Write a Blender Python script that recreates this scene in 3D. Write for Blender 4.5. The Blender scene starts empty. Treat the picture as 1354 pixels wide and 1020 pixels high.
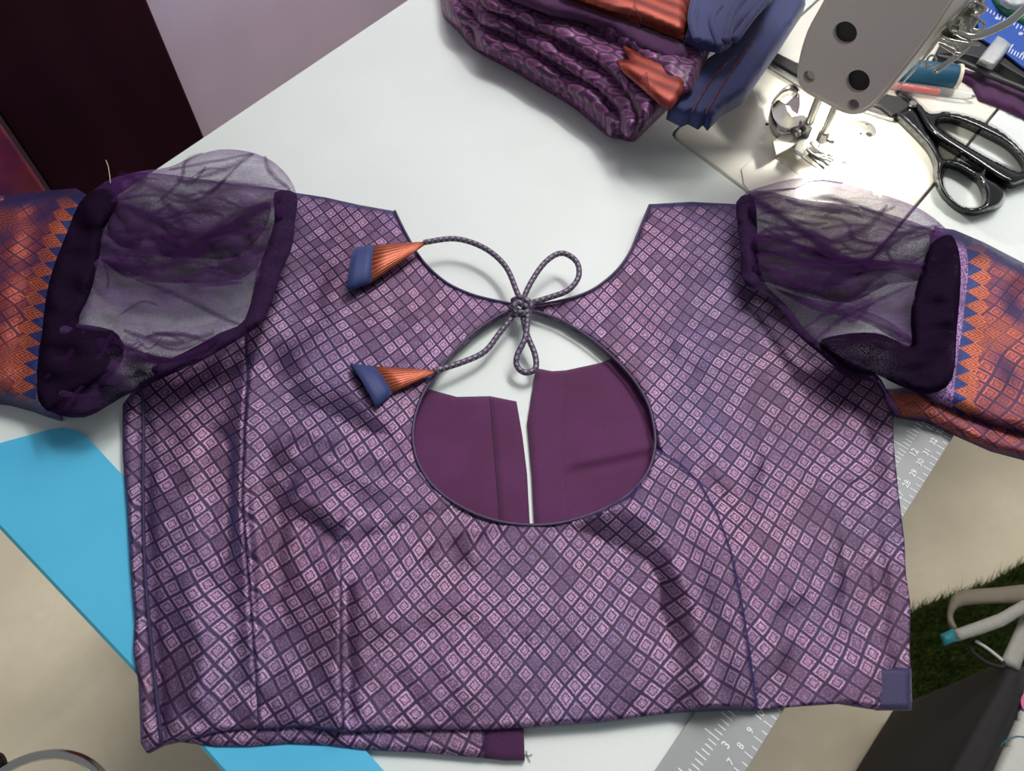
import bpy, math, random
import numpy as np
from mathutils import Vector
from mathutils.geometry import delaunay_2d_cdt

random.seed(7)
SC = bpy.context.scene
COL = SC.collection

# ------------------------------------------------------------------ camera
TH = math.radians(58.0); FP = 1030.0; CH = 0.45
cd = bpy.data.cameras.new('camera'); cam = bpy.data.objects.new('camera', cd); COL.objects.link(cam)
cd.sensor_width = 36.0; cd.lens = FP / 1354 * 36; cd.clip_start = .01
cam.location = (0, 0, CH); cam.rotation_euler = (math.pi / 2 - TH, 0, 0)
cd.dof.use_dof = True; cd.dof.focus_distance = .53; cd.dof.aperture_fstop = 11
SC.camera = cam
# ------------------------------------------------------------------ world and lights
W = bpy.data.worlds.new('room_light'); SC.world = W; W.use_nodes = True
W.node_tree.nodes['Background'].inputs[0].default_value = (.80, .86, .90, 1)
W.node_tree.nodes['Background'].inputs[1].default_value = .27
def area(name, loc, target, sx, sy, power, col):
    l = bpy.data.lights.new(name, 'AREA'); l.shape = 'RECTANGLE'; l.size = sx; l.size_y = sy
    l.energy = power; l.color = col
    o = bpy.data.objects.new(name, l); COL.objects.link(o); o.location = loc
    o.rotation_euler = (Vector(target) - Vector(loc)).to_track_quat('-Z', 'Y').to_euler()
    return o
area('added_overhead_panel', (.1, 1.45, 2.0), (.1, .9, 0), 1.7, 1.1, 74, (1, .99, .96))  # added overhead panel, placed and sized so the metallic weave reflects it
area('ceiling_tube_light', (.75, .9, 1.8), (0, .35, 0), .9, .12, 14, (1, .985, .95))
SC.view_settings.view_transform = 'Standard'; SC.view_settings.look = 'None'
SC.view_settings.gamma = 1; SC.view_settings.use_curve_mapping = False
SC.view_settings.exposure = 0.0
try: SC.cycles.transparent_max_bounces = 24
except Exception: pass

# ------------------------------------------------------------------ geometry helpers
F = np.array([0, math.cos(TH), -math.sin(TH)]); R = np.array([1, 0, 0.]); U = np.array([0, math.sin(TH), math.cos(TH)])
CP = np.array([0, 0, CH])
def P(x, y, z=0.0):
    d = F * FP + R * (x - 677) + U * (510 - y)
    return CP + d * ((z - CH) / d[2])
def PA(x, y, z):
    x = np.asarray(x, float); y = np.asarray(y, float); z = np.broadcast_to(np.asarray(z, float), x.shape)
    d = F[None] * FP + R[None] * (x - 677)[:, None] + U[None] * (510 - y)[:, None]
    return CP[None] + d * ((z - CH) / d[:, 2])[:, None]
def PV(x, y, Q, n):
    d = F * FP + R * (x - 677) + U * (510 - y)
    return CP + d * (((Q - CP) @ n) / (d @ n))
def crop(ox, oy, s, pts): return [(ox + x / s, oy + y / s) for x, y in pts]
def smooth(pts, closed=True, n=6):
    out = []; L = len(pts)
    for i in range(L if closed else L - 1):
        if closed: p = [pts[(i + k) % L] for k in (-1, 0, 1, 2)]
        else: p = [pts[max(0, i - 1)], pts[i], pts[i + 1], pts[min(L - 1, i + 2)]]
        p = [np.array(q, float) for q in p]
        for j in range(n):
            t = j / n
            out.append(tuple(.5 * (2 * p[1] + (p[2] - p[0]) * t + (2 * p[0] - 5 * p[1] + 4 * p[2] - p[3]) * t * t + (3 * p[1] - p[0] - 3 * p[2] + p[3]) * t ** 3)))
    if not closed: out.append(tuple(map(float, pts[-1])))
    return out
def resample(poly, step, closed=True):
    out = []; L = len(poly)
    for i in range(L if closed else L - 1):
        a = np.array(poly[i], float); b = np.array(poly[(i + 1) % L], float)
        d = np.linalg.norm(b - a)
        if d < 1e-9: continue
        n = max(1, int(round(d / step)))
        for j in range(n): out.append(tuple(a + (b - a) * j / n))
    if not closed: out.append(tuple(map(float, poly[-1])))
    res = [out[0]]
    for p in out[1:]:
        if math.hypot(p[0] - res[-1][0], p[1] - res[-1][1]) > step * .25: res.append(p)
    return res
def inside(px, py, poly):
    px = np.asarray(px); py = np.asarray(py); r = np.zeros(px.shape, bool); L = len(poly)
    for i in range(L):
        x1, y1 = poly[i]; x2, y2 = poly[(i + 1) % L]
        if y1 == y2: continue
        c = ((y1 > py) != (y2 > py)) & (px < (x2 - x1) * (py - y1) / (y2 - y1) + x1)
        r ^= c
    return r
def dist(px, py, pl, closed=False):
    """distance, signed side and arc parameter to a polyline"""
    best = np.full(px.shape, 1e9); side = np.zeros(px.shape); tt = np.zeros(px.shape)
    L = len(pl); n = L if closed else L - 1
    segl = [math.hypot(pl[(i + 1) % L][0] - pl[i][0], pl[(i + 1) % L][1] - pl[i][1]) for i in range(n)]
    tot = sum(segl); acc = 0
    for i in range(n):
        x1, y1 = pl[i]; x2, y2 = pl[(i + 1) % L]; dx, dy = x2 - x1, y2 - y1; l2 = dx * dx + dy * dy + 1e-12
        t = np.clip(((px - x1) * dx + (py - y1) * dy) / l2, 0, 1)
        d = np.hypot(px - x1 - t * dx, py - y1 - t * dy)
        m = d < best
        best = np.where(m, d, best); side = np.where(m, np.sign(dx * (py - y1) - dy * (px - x1)), side)
        tt = np.where(m, (acc + t * segl[i]) / tot, tt); acc += segl[i]
    return best, side, tt
def tri(outer, holes=(), step=None, lines=()):
    loops = [outer] + list(holes); V = []; E = []
    for lp in loops:
        o = len(V); V += [Vector(p) for p in lp]; E += [(o + i, o + (i + 1) % len(lp)) for i in range(len(lp))]
    for ln in lines:
        o = len(V); V += [Vector(p) for p in ln]; E += [(o + i, o + i + 1) for i in range(len(ln) - 1)]
    if step:
        a = np.array(outer); x0, y0 = a.min(0); x1, y1 = a.max(0)
        gx = []; gy = []; r = 0; y = y0 + step * .5
        while y < y1:
            xs = np.arange(x0 + (step * .5 if r % 2 else 0), x1, step); gx.append(xs); gy.append(np.full(xs.shape, y)); y += step * .87; r += 1
        if gx:
            gx = np.concatenate(gx); gy = np.concatenate(gy); m = inside(gx, gy, outer)
            for h in holes: m &= ~inside(gx, gy, h)
            gx, gy = gx[m], gy[m]
            if len(gx):
                m = np.ones(gx.shape, bool)
                for ln in lines: m &= dist(gx, gy, ln, False)[0] > step * .55
                for lp in loops: m &= dist(gx, gy, lp, True)[0] > step * .55
                V += [Vector((float(x), float(y))) for x, y in zip(gx[m], gy[m])]
    vs, es, fs, *_ = delaunay_2d_cdt(V, E, [], 0, 1e-7)
    va = np.array([tuple(v) for v in vs]); fa = np.array([f for f in fs if len(f) == 3])
    c = va[fa].mean(1); m = inside(c[:, 0], c[:, 1], outer)
    for h in holes: m &= ~inside(c[:, 0], c[:, 1], h)
    return va, fa[m]
def boundary(fa):
    d = {}
    for f in fa:
        for i in range(3):
            a, b = int(f[i]), int(f[(i + 1) % 3])
            if (b, a) in d: del d[(b, a)]
            else: d[(a, b)] = 1
    return list(d)
def mesh_obj(name, V, Fs, mat, parent=None, uv=None, smooth_=True, mats=None, mi=None):
    me = bpy.data.meshes.new(name); me.from_pydata([tuple(map(float, v)) for v in V], [], [tuple(map(int, f)) for f in Fs])
    me.materials.append(mat)
    for m in mats or (): me.materials.append(m)
    if mi is not None: me.polygons.foreach_set('material_index', mi)
    if uv is not None:
        l = me.uv_layers.new(name='UVMap'); idx = np.zeros(len(me.loops), int); me.loops.foreach_get('vertex_index', idx)
        l.data.foreach_set('uv', np.asarray(uv, float)[idx].ravel())
    if smooth_: me.polygons.foreach_set('use_smooth', [True] * len(me.polygons))
    me.update()
    o = bpy.data.objects.new(name, me); COL.objects.link(o)
    if parent: o.parent = parent; 
    return o
def thing(name, label, cat, group=None):
    o = bpy.data.objects.new(name, None); COL.objects.link(o); o.empty_display_size = .02
    o['label'] = label; o['category'] = cat
    if group: o['group'] = group
    return o
def tag(o, label, cat, group=None):
    o['label'] = label; o['category'] = cat
    if group: o['group'] = group
    return o
def structure(o, label=None):
    o['kind'] = 'structure'
    if label: o['label'] = label
    return o
def wave(px, py, seed, wl, amp):
    rs = random.Random(seed); z = 0
    for k in range(5):
        a = rs.uniform(0, 6.283); f = 6.283 / (wl * rs.uniform(.6, 1.5))
        z = z + np.sin((px * math.cos(a) + py * math.sin(a)) * f + rs.uniform(0, 6.28)) * amp * .45
    return z
def wall_z(px, py, off):
    """height at which cloth pushed past the table edge leans on the wall"""
    px = np.asarray(px, float); py = np.asarray(py, float)
    d = F[None] * FP + R[None] * (px - 677)[:, None] + U[None] * (510 - py)[:, None]
    Q = W0 + WN * off; t = ((Q - CP) @ WN) / (d @ WN)
    z = CP[2] + d[:, 2] * t
    return np.where(px < 330, z, -1.)
def sheet(name, poly, z0, thick, r, mat, parent=None, step=6, hf=None, uvf=None, holes=(), zb=None, mats=None, mif=None, flat_edge=False, lean=None, lines=()):
    """cloth or slab: outline taken on its own plane, domed to the rim, with real sides down to zb"""
    outer = resample(poly, step); hs = [resample(h, step) for h in holes]
    va, fa = tri(outer, hs, step, lines)
    px, py = va[:, 0], va[:, 1]
    d = dist(px, py, outer, True)[0]
    for h in hs: d = np.minimum(d, dist(px, py, h, True)[0])
    u = np.clip(d / max(r, 1e-6), 0, 1); z = z0 + thick * np.sqrt(1 - (1 - u) ** 2)
    if hf is not None: z = z + hf(px, py) * (1 if flat_edge else np.clip(d / (r * .6 + 1e-6), 0, 1))
    if lean is not None: z = np.maximum(z, wall_z(px, py, lean))
    V = PA(px, py, z)
    f0 = fa[0]; n = np.cross(V[fa[:, 1]] - V[fa[:, 0]], V[fa[:, 2]] - V[fa[:, 0]])[:, 2].sum()
    if n < 0: fa = fa[:, ::-1]
    Vl = list(V); Fl = [tuple(f) for f in fa]
    uvs = uvf(px, py, V) if uvf else V[:, :2].copy()
    uvl = list(map(tuple, uvs)); mi = list(mif(px[fa].mean(1), py[fa].mean(1))) if mif else [0] * len(Fl)
    if zb is not None:
        bd = boundary(fa); mp = {}
        for a, b in bd:
            for k in (a, b):
                if k not in mp: mp[k] = len(Vl); Vl.append((V[k][0], V[k][1], zb)); uvl.append(tuple(uvs[k]))
            Fl.append((a, mp[a], mp[b], b)); mi.append(mi[0] if not mif else 0)
    return mesh_obj(name, Vl, Fl, mat, parent, uv=uvl, mats=mats, mi=mi if mats else None)
def plate(name, pts2, mapf, dvec, mat, parent=None, holes=(), bevel=0, segs=3, step=None):
    """flat outline (with real holes) extruded along dvec"""
    va, fa = tri([tuple(p) for p in pts2], [[tuple(p) for p in h] for h in holes], step)
    A = [np.asarray(mapf(x, y)) for x, y in va]; n = len(A); dvec = np.asarray(dvec, float)
    nn = sum(np.cross(A[f[1]] - A[f[0]], A[f[2]] - A[f[0]]) for f in fa)
    if nn @ dvec > 0: fa = fa[:, ::-1]
    V = A + [a + dvec for a in A]
    Fl = [tuple(f) for f in fa] + [tuple(i + n for i in f[::-1]) for f in fa]
    for a, b in boundary(fa): Fl.append((b, a, a + n, b + n))
    o = mesh_obj(name, V, Fl, mat, parent, smooth_=False)
    if bevel:
        m = o.modifiers.new('bevel', 'BEVEL'); m.width = bevel; m.segments = segs; m.limit_method = 'ANGLE'; m.angle_limit = math.radians(50)
    return o
def tube(name, pts, rad, mat, parent=None, closed=False, sides=10, sm=6, flat=1.0, caps=True):
    pts = [tuple(p) for p in pts]; rr = rad if hasattr(rad, '__len__') else [rad] * len(pts)
    q = smooth([tuple(p) + (r_,) for p, r_ in zip(pts, rr)], closed, sm) if sm > 1 else [tuple(p) + (r_,) for p, r_ in zip(pts, rr)]
    q = np.array(q); n = len(q); V = []; uv = []; L = 0; up = np.array([0, 0, 1.]); prev = None
    for i in range(n):
        if closed: t = q[(i + 1) % n, :3] - q[i - 1, :3]
        else: t = q[min(n - 1, i + 1), :3] - q[max(0, i - 1), :3]
        t = t / (np.linalg.norm(t) + 1e-12)
        s = np.cross(up, t) if abs(t[2]) < .95 else np.cross(np.array([0, 1., 0]), t)
        if prev is not None:
            s2 = prev - t * (prev @ t)
            if np.linalg.norm(s2) > 1e-3 and abs(t[2]) > .6: s = s2
            elif s @ prev < 0 and abs(t[2]) > .6: s = -s
        s = s / (np.linalg.norm(s) + 1e-12); w = np.cross(t, s); prev = s
        if i: L += np.linalg.norm(q[i, :3] - q[i - 1, :3])
        for k in range(sides):
            a = 2 * math.pi * k / sides
            V.append(q[i, :3] + q[i, 3] * (s * math.cos(a) + w * math.sin(a) * flat)); uv.append((k / sides, L))
    Fs = []
    for i in range(n if closed else n - 1):
        j = (i + 1) % n
        for k in range(sides): Fs.append((i * sides + k, i * sides + (k + 1) % sides, j * sides + (k + 1) % sides, j * sides + k))
    if not closed and caps:
        Fs.append(tuple(range(sides))[::-1]); Fs.append(tuple((n - 1) * sides + k for k in range(sides)))
    return mesh_obj(name, V, Fs, mat, parent, uv=uv)
def lathe(name, base, axis, prof, mat, parent=None, sides=32, sm=True):
    axis = np.asarray(axis, float); axis = axis / np.linalg.norm(axis)
    s = np.cross(axis, [0, 0, 1.]) if abs(axis[2]) < .9 else np.cross(axis, [1., 0, 0]); s /= np.linalg.norm(s); t = np.cross(axis, s)
    V = []; Fs = []
    for h, r in prof:
        for k in range(sides):
            a = 2 * math.pi * k / sides; V.append(np.asarray(base) + axis * h + r * (s * math.cos(a) + t * math.sin(a)))
    for i in range(len(prof) - 1):
        for k in range(sides): Fs.append((i * sides + k, i * sides + (k + 1) % sides, (i + 1) * sides + (k + 1) % sides, (i + 1) * sides + k))
    Fs.append(tuple(range(sides))[::-1]); Fs.append(tuple((len(prof) - 1) * sides + k for k in range(sides)))
    o = mesh_obj(name, V, Fs, mat, parent, smooth_=sm)
    if sm:
        try: o.data.set_sharp_from_angle(angle=math.radians(40))
        except Exception: pass
    return o

# ------------------------------------------------------------------ materials
def lin(c):
    return tuple((v / 255 / 12.92 if v / 255 <= .04045 else ((v / 255 + .055) / 1.055) ** 2.4) for v in c) + (1,)
class NT:
    def __init__(s, name):
        s.m = bpy.data.materials.new(name); s.m.use_nodes = True; s.t = s.m.node_tree; s.b = s.t.nodes['Principled BSDF']; s.out = s.t.nodes['Material Output']
    def n(s, typ, **kw):
        n = s.t.nodes.new(typ)
        for k, v in kw.items(): setattr(n, k, v)
        return n
    def l(s, a, b): s.t.links.new(a, b)
    def val(s, sock, v):
        if hasattr(v, 'is_output') or isinstance(v, bpy.types.NodeSocket): s.l(v, sock)
        else: sock.default_value = v
    def math(s, op, a, b=None, clamp=False):
        n = s.n('ShaderNodeMath', operation=op, use_clamp=clamp); s.val(n.inputs[0], a)
        if b is not None: s.val(n.inputs[1], b)
        return n.outputs[0]
    def mix(s, f, a, b):
        n = s.n('ShaderNodeMix', data_type='RGBA'); s.val(n.inputs[0], f); s.val(n.inputs[6], a); s.val(n.inputs[7], b); return n.outputs[2]
    def noise(s, vec, scale, det=2, rough=.5):
        n = s.n('ShaderNodeTexNoise'); n.inputs['Scale'].default_value = scale; n.inputs['Detail'].default_value = det; n.inputs['Roughness'].default_value = rough
        if vec is not None: s.l(vec, n.inputs['Vector'])
        return n.outputs['Fac']
    def ramp(s, f, stops, interp='LINEAR'):
        n = s.n('ShaderNodeValToRGB'); n.color_ramp.interpolation = interp; e = n.color_ramp.elements
        while len(e) < len(stops): e.new(.5)
        for i, (p, c) in enumerate(stops):
            e[i].position = p; e[i].color = c if hasattr(c, '__len__') else (c, c, c, 1)
        s.l(f, n.inputs[0]); return n.outputs[0]
    def set(s, **kw):
        for k, v in kw.items(): s.val(s.b.inputs[k.replace('_', ' ')], v)
    def bump(s, h, strength=.3, distance=.001):
        n = s.n('ShaderNodeBump'); n.inputs['Strength'].default_value = strength; n.inputs['Distance'].default_value = distance
        s.l(h, n.inputs['Height']); s.l(n.outputs[0], s.b.inputs['Normal'])
def simple(name, rgb, rough=.5, metal=0, grain=0, gscale=900, bump=0, sheen=0, spec=.5, coat=0, var=None):
    t = NT(name); tc = t.n('ShaderNodeTexCoord').outputs['Object']; c = lin(rgb)
    f = t.noise(tc, gscale, 3)
    dk = tuple(v * (1 - grain) for v in c[:3]) + (1,); lt = tuple(min(1, v * (1 + grain)) for v in c[:3]) + (1,)
    col = t.mix(t.ramp(f, [(.3, 0.), (.7, 1.)]), dk, lt)
    if var:
        col = t.mix(t.math('MULTIPLY', t.ramp(t.noise(tc, var[1], 3), [(.35, 0.), (.7, 1.)]), var[2] if len(var) > 2 else 1.), col, lin(var[0]))
    t.set(Base_Color=col, Roughness=rough, Metallic=metal, Specular_IOR_Level=spec)
    if sheen: t.b.inputs['Sheen Weight'].default_value = sheen
    if coat: t.b.inputs['Coat Weight'].default_value = coat; t.b.inputs['Coat Roughness'].default_value = .05
    if bump: t.bump(f, bump, .0005)
    return t.m
def brocade(name, dark, lights, motif=1.0, border=None):
    """square lattice of concentric woven lozenges with glinting metallic weft; uv in cells"""
    t = NT(name); uv = t.n('ShaderNodeUVMap').outputs[0]
    s = t.n('ShaderNodeSeparateXYZ'); t.l(uv, s.inputs[0])
    tc = t.n('ShaderNodeTexCoord').outputs['Object']
    j = t.noise(tc, 2600, 2)
    def dd(o):
        w = t.math('ADD', o, t.math('MULTIPLY', t.math('SUBTRACT', j, .5), .16))
        return t.math('ABSOLUTE', t.math('MULTIPLY', t.math('SUBTRACT', t.math('FRACT', w), .5), 2.))
    a, b = dd(s.outputs[0]), dd(s.outputs[1])
    d = t.math('MAXIMUM', a, b)
    m = t.ramp(d, [(0, .2), (.08, 1.), (.20, .35), (.32, .9), (.42, .05), (.52, .08), (.60, 1.), (.74, .8), (.82, .1), (.88, 0.)])
    fl = t.n('ShaderNodeVectorMath', operation='FLOOR'); t.l(uv, fl.inputs[0])
    wn = t.n('ShaderNodeTexWhiteNoise', noise_dimensions='2D'); t.l(fl.outputs[0], wn.inputs['Vector'])
    big = t.noise(tc, 26, 3, .6)
    k = t.ramp(t.math('ADD', t.math('MULTIPLY', wn.outputs[0], .5), t.math('MULTIPLY', big, .9)), [(.50, .12), (.82, 1.)])
    line = t.ramp(d, [(.80, 1.), (.90, 0.)])
    flat = t.math('MULTIPLY', line, .22)
    mm = t.mix(k, flat, m)
    g = t.ramp(t.noise(tc, 1500, 3, .9), [(.38, .1), (.5, .75), (.60, 1.8)])
    mm = t.math('MULTIPLY', mm, g, True)
    lw = t.n('ShaderNodeLayerWeight'); lw.inputs[0].default_value = .5
    shot = t.ramp(lw.outputs['Facing'], [(.30, 0.), (.52, 1.)])   # shot silk: the navy warp shows when the weave is seen aslant
    mm = t.math('MULTIPLY', mm, t.math('SUBTRACT', 1., t.math('MULTIPLY', shot, .8)))
    lc = t.mix(t.ramp(t.noise(tc, 9, 2), [(.38, 0.), (.62, 1.)]), lin(lights[0]), lin(lights[1]))
    lc = t.mix(t.math('MULTIPLY', wn.outputs[0], .35), lc, lin(lights[2]))
    dk = t.mix(t.ramp(t.noise(tc, 13, 2), [(.38, 0.), (.64, 1.)]), lin(dark[0]), lin(dark[1]))
    dk = t.mix(shot, dk, lin((58, 52, 102)))
    col = t.mix(mm, dk, lc)
    t.set(Base_Color=col, Roughness=.39, Metallic=t.math('ADD', t.math('MULTIPLY', mm, .55), .35))
    t.b.inputs['Sheen Weight'].default_value = .12; t.b.inputs['Sheen Tint'].default_value = lin((120, 120, 220)); t.b.inputs['Sheen Roughness'].default_value = .5
    t.bump(t.math('ADD', m, t.math('MULTIPLY', g, .5)), .31, .0003)
    return t, col, s, d, tc, mm
M = {}
M['brocade'] = brocade('purple_brocade', ((48, 18, 52), (40, 24, 68)), ((188, 142, 178), (164, 136, 178), (222, 182, 206)))[0].m
def zari(name):
    """rust and copper border weave: lozenges, chevrons and a navy saw-tooth edge; u = px from the seam"""
    t, col, s, d, tc, mm = brocade(name, ((70, 30, 66), (92, 38, 52)), ((214, 108, 80), (190, 92, 92), (232, 134, 92)))
    t2 = t.n('ShaderNodeAttribute', attribute_name='edge'); e = t.n('ShaderNodeSeparateXYZ'); t.l(t2.outputs['Vector'], e.inputs[0])
    u, v = e.outputs[0], e.outputs[1]
    tr = t.math('ABSOLUTE', t.math('SUBTRACT', t.math('MULTIPLY', t.math('FRACT', v), 2.), 1.))
    # herringbone copper ground beyond the teeth
    ch = t.math('SINE', t.math('MULTIPLY', t.math('ADD', t.math('MULTIPLY', tr, 1.0), t.math('MULTIPLY', u, 1.)), 17.))
    cop = t.mix(t.ramp(ch, [(.2, 0.), (.8, 1.)]), lin((104, 40, 40)), lin((206, 102, 68)))
    cop = t.mix(t.ramp(t.noise(tc, 1900, 2), [(.35, .0), (.7, .45)]), cop, lin((226, 132, 90)))
    band = t.ramp(t.math('ADD', u, t.math('MULTIPLY', tr, .5)), [(.0, 1.), (.5, 1.), (.72, 0.)])
    bn = t.n('ShaderNodeMath', operation='MULTIPLY'); t.l(t.ramp(t.noise(tc, 22, 2), [(.45, 0.), (.70, .7)]), bn.inputs[0]); bn.inputs[1].default_value = 1
    body = t.mix(t.math('MAXIMUM', t.math('GREATER_THAN', 1.75, t.math('ADD', u, t.math('MULTIPLY', tr, .6))), bn.outputs[0]), col, cop)
    navy = t.mix(t.noise(tc, 1500, 2), lin((26, 36, 84)), lin((52, 66, 130)))
    body = t.mix(t.math('LESS_THAN', u, t.math('MULTIPLY', tr, 1.)), body, navy)
    pip = t.mix(t.ramp(t.noise(tc, 900, 2), [(.4, 0.), (.6, 1.)]), lin((70, 44, 88)), lin((168, 128, 176)))
    body = t.mix(t.math('LESS_THAN', u, 0.), body, pip)
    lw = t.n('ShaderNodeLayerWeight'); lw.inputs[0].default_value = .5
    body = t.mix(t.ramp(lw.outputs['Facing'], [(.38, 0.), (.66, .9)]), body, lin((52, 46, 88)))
    t.set(Base_Color=body, Metallic=.35, Roughness=.4)
    return t.m
M['zari'] = zari('rust_zari_weave')
def saree(name):
    t = NT(name); uv = t.n('ShaderNodeUVMap').outputs[0]; tc = t.n('ShaderNodeTexCoord').outputs['Object']
    s = t.n('ShaderNodeSeparateXYZ'); t.l(uv, s.inputs[0])
    row = t.math('FLOOR', s.outputs[1]); off = t.math('MULTIPLY', t.math('MODULO', row, 2.), .5)
    a = t.math('MULTIPLY', t.math('SUBTRACT', t.math('FRACT', t.math('ADD', s.outputs[0], off)), .5), 2.)
    b = t.math('MULTIPLY', t.math('SUBTRACT', t.math('FRACT', s.outputs[1]), .5), 2.)
    d = t.math('SQRT', t.math('ADD', t.math('MULTIPLY', a, a), t.math('MULTIPLY', b, b)))
    g = t.ramp(t.noise(tc, 1300, 3, .9), [(.38, .1), (.62, 1.6)])
    m = t.ramp(d, [(0, .35), (.3, .2), (.5, .35), (.72, 1.), (.85, .5), (.95, .0)])
    mm = t.math('MULTIPLY', t.math('MULTIPLY', m, g), .75, True)
    t.set(Base_Color=t.mix(mm, lin((56, 16, 60)), lin((180, 104, 164))), Roughness=.42, Metallic=t.math('MULTIPLY', mm, .5))
    t.b.inputs['Sheen Weight'].default_value = .15
    t.bump(t.math('ADD', m, t.noise(tc, 120, 3)), .35, .0006)
    return t.m
M['saree'] = saree('plum_scale_brocade')
def stripe(name, c1, c2, scale, rough=.4, metal=.4):
    t = NT(name); uv = t.n('ShaderNodeUVMap').outputs[0]; tc = t.n('ShaderNodeTexCoord').outputs['Object']
    s = t.n('ShaderNodeSeparateXYZ'); t.l(uv, s.inputs[0])
    w = t.math('SINE', t.math('MULTIPLY', s.outputs[1], scale))
    f = t.ramp(t.math('ADD', t.math('MULTIPLY', w, .25), t.noise(tc, 1800, 2)), [(.3, 0.), (.8, 1.)])
    t.set(Base_Color=t.mix(f, lin(c1), lin(c2)), Roughness=rough, Metallic=metal); t.bump(f, .3, .0004)
    return t.m
M['copper'] = stripe('copper_zari', (136, 62, 46), (206, 116, 82), 2600, .42, .5)
M['copper_stack'] = stripe('copper_zari_stack', (122, 46, 40), (180, 84, 62), 500)
M['navy'] = simple('navy_satin', (38, 54, 112), .6, 0, .25, 1800, .2, .2)
M['navy2'] = simple('navy_cotton', (44, 54, 112), .7, 0, .2, 1500, .2, .25, var=((38, 44, 92), 30))
M['hemnavy'] = simple('navy_hem_weave', (42, 34, 80), .6, .1, .25, 1500, .3, .2)
M['seamnavy'] = simple('navy_seam', (46, 34, 78), .7, 0, .4, 1300, .3)
M['plum'] = simple('plum_lining', (92, 44, 88), .75, 0, .18, 1500, .25, .25, spec=.2, var=((84, 38, 74), 20))
M['plum_dark'] = simple('dark_plum_cloth', (70, 34, 72), .8, 0, .2, 1500, .2, .2, spec=.2)
def cordm():
    t = NT('woven_cord'); uv = t.n('ShaderNodeUVMap').outputs[0]; s = t.n('ShaderNodeSeparateXYZ'); t.l(uv, s.inputs[0])
    a = t.math('MULTIPLY', s.outputs[0], 2.); b = t.math('MULTIPLY', s.outputs[1], 230.)
    f = t.math('FRACT', t.math('ADD', a, b)); g = t.math('FRACT', t.math('SUBTRACT', a, b))
    l = t.math('MAXIMUM', t.math('ABSOLUTE', t.math('SUBTRACT', f, .5)), t.math('ABSOLUTE', t.math('SUBTRACT', g, .5)))
    m = t.ramp(l, [(.28, 1.), (.38, .2), (.46, 0.)])
    tc = t.n('ShaderNodeTexCoord').outputs['Object']
    m2 = t.math('MULTIPLY', m, t.ramp(t.noise(tc, 2200, 2), [(.35, .3), (.65, 1.1)]), True)
    t.set(Base_Color=t.mix(m2, lin((66, 56, 76)), lin((150, 138, 156))), Roughness=.5, Metallic=.2); t.bump(m, .4, .0004)
    return t.m
M['cord'] = cordm()
def tulle(name, rgb, alpha):
    t = NT(name)
    if alpha is None:
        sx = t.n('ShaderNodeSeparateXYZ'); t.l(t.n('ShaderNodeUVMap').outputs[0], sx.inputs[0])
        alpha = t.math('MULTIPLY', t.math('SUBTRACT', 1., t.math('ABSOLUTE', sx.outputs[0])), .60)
    tc = t.n('ShaderNodeTexCoord').outputs['Object']
    tr = t.n('ShaderNodeBsdfTransparent'); df = t.n('ShaderNodeBsdfDiffuse'); df.inputs[0].default_value = lin(rgb)
    tl = t.n('ShaderNodeBsdfTranslucent'); tl.inputs[0].default_value = lin(rgb)
    a = t.n('ShaderNodeMixShader'); a.inputs[0].default_value = .35; t.l(df.outputs[0], a.inputs[1]); t.l(tl.outputs[0], a.inputs[2])
    lw = t.n('ShaderNodeLayerWeight'); lw.inputs[0].default_value = .35
    net = t.ramp(t.noise(tc, 1500, 2), [(.35, -.0), (.65, 1.)])
    mp = t.n('ShaderNodeMapping'); t.l(tc, mp.inputs[0]); mp.inputs['Rotation'].default_value = (0, 0, .25); mp.inputs['Scale'].default_value = (9, 60, 20)
    nz = t.n('ShaderNodeTexNoise'); nz.inputs['Scale'].default_value = 1.0; nz.inputs['Detail'].default_value = 3; nz.inputs['Distortion'].default_value = 1.6; t.l(mp.outputs[0], nz.inputs['Vector'])
    alpha = t.math('ADD', alpha, t.ramp(nz.outputs['Fac'], [(.50, 0.), (.60, .16), (.64, .02), (.72, .22)]))
    f = t.math('ADD', t.math('ADD', alpha, t.math('MULTIPLY', t.math('SUBTRACT', net, .5), .34)), t.math('MULTIPLY', t.math('POWER', lw.outputs['Facing'], 2.), .55), True)
    mx = t.n('ShaderNodeMixShader'); t.l(f, mx.inputs[0]); t.l(tr.outputs[0], mx.inputs[1]); t.l(a.outputs[0], mx.inputs[2]); t.l(mx.outputs[0], t.out.inputs[0])
    return t.m
M['tulle'] = tulle('purple_tulle', (122, 84, 144), .18)
M['tulle2'] = tulle('purple_tulle_double', (74, 40, 88), .50)
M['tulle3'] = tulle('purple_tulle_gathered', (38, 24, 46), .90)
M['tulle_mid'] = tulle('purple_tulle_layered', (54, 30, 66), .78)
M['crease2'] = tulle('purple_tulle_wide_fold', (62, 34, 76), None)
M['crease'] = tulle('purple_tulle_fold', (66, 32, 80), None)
M['binding'] = simple('dark_armhole_binding', (36, 16, 48), .85, 0, .6, 1300, .3, .0, spec=.08, var=((104, 76, 116), 1500, .22))
M['piping'] = simple('neck_piping', (74, 58, 88), .5, .1, .5, 1500, .3)
M['table'] = simple('white_laminate', (226, 232, 229), .42, 0, .015, 300, .02, var=((216, 224, 220), 6))
M['tabled'] = simple('table_edge_band', (196, 200, 198), .5, 0, .02)
M['bed'] = simple('enamelled_bed', (232, 230, 218), .3, 0, .01, 200, 0, coat=.3)
M['cream'] = simple('cream_enamel', (240, 230, 216), .38, 0, .01, 200, 0)
M['chrome'] = simple('chrome', (200, 198, 192), .18, 1, .04, 300)
M['steel'] = simple('brushed_steel', (176, 176, 172), .32, 1, .08, 1200)
M['plate'] = simple('needle_plate_steel', (214, 212, 204), .3, .75, .03, 900)
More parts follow.
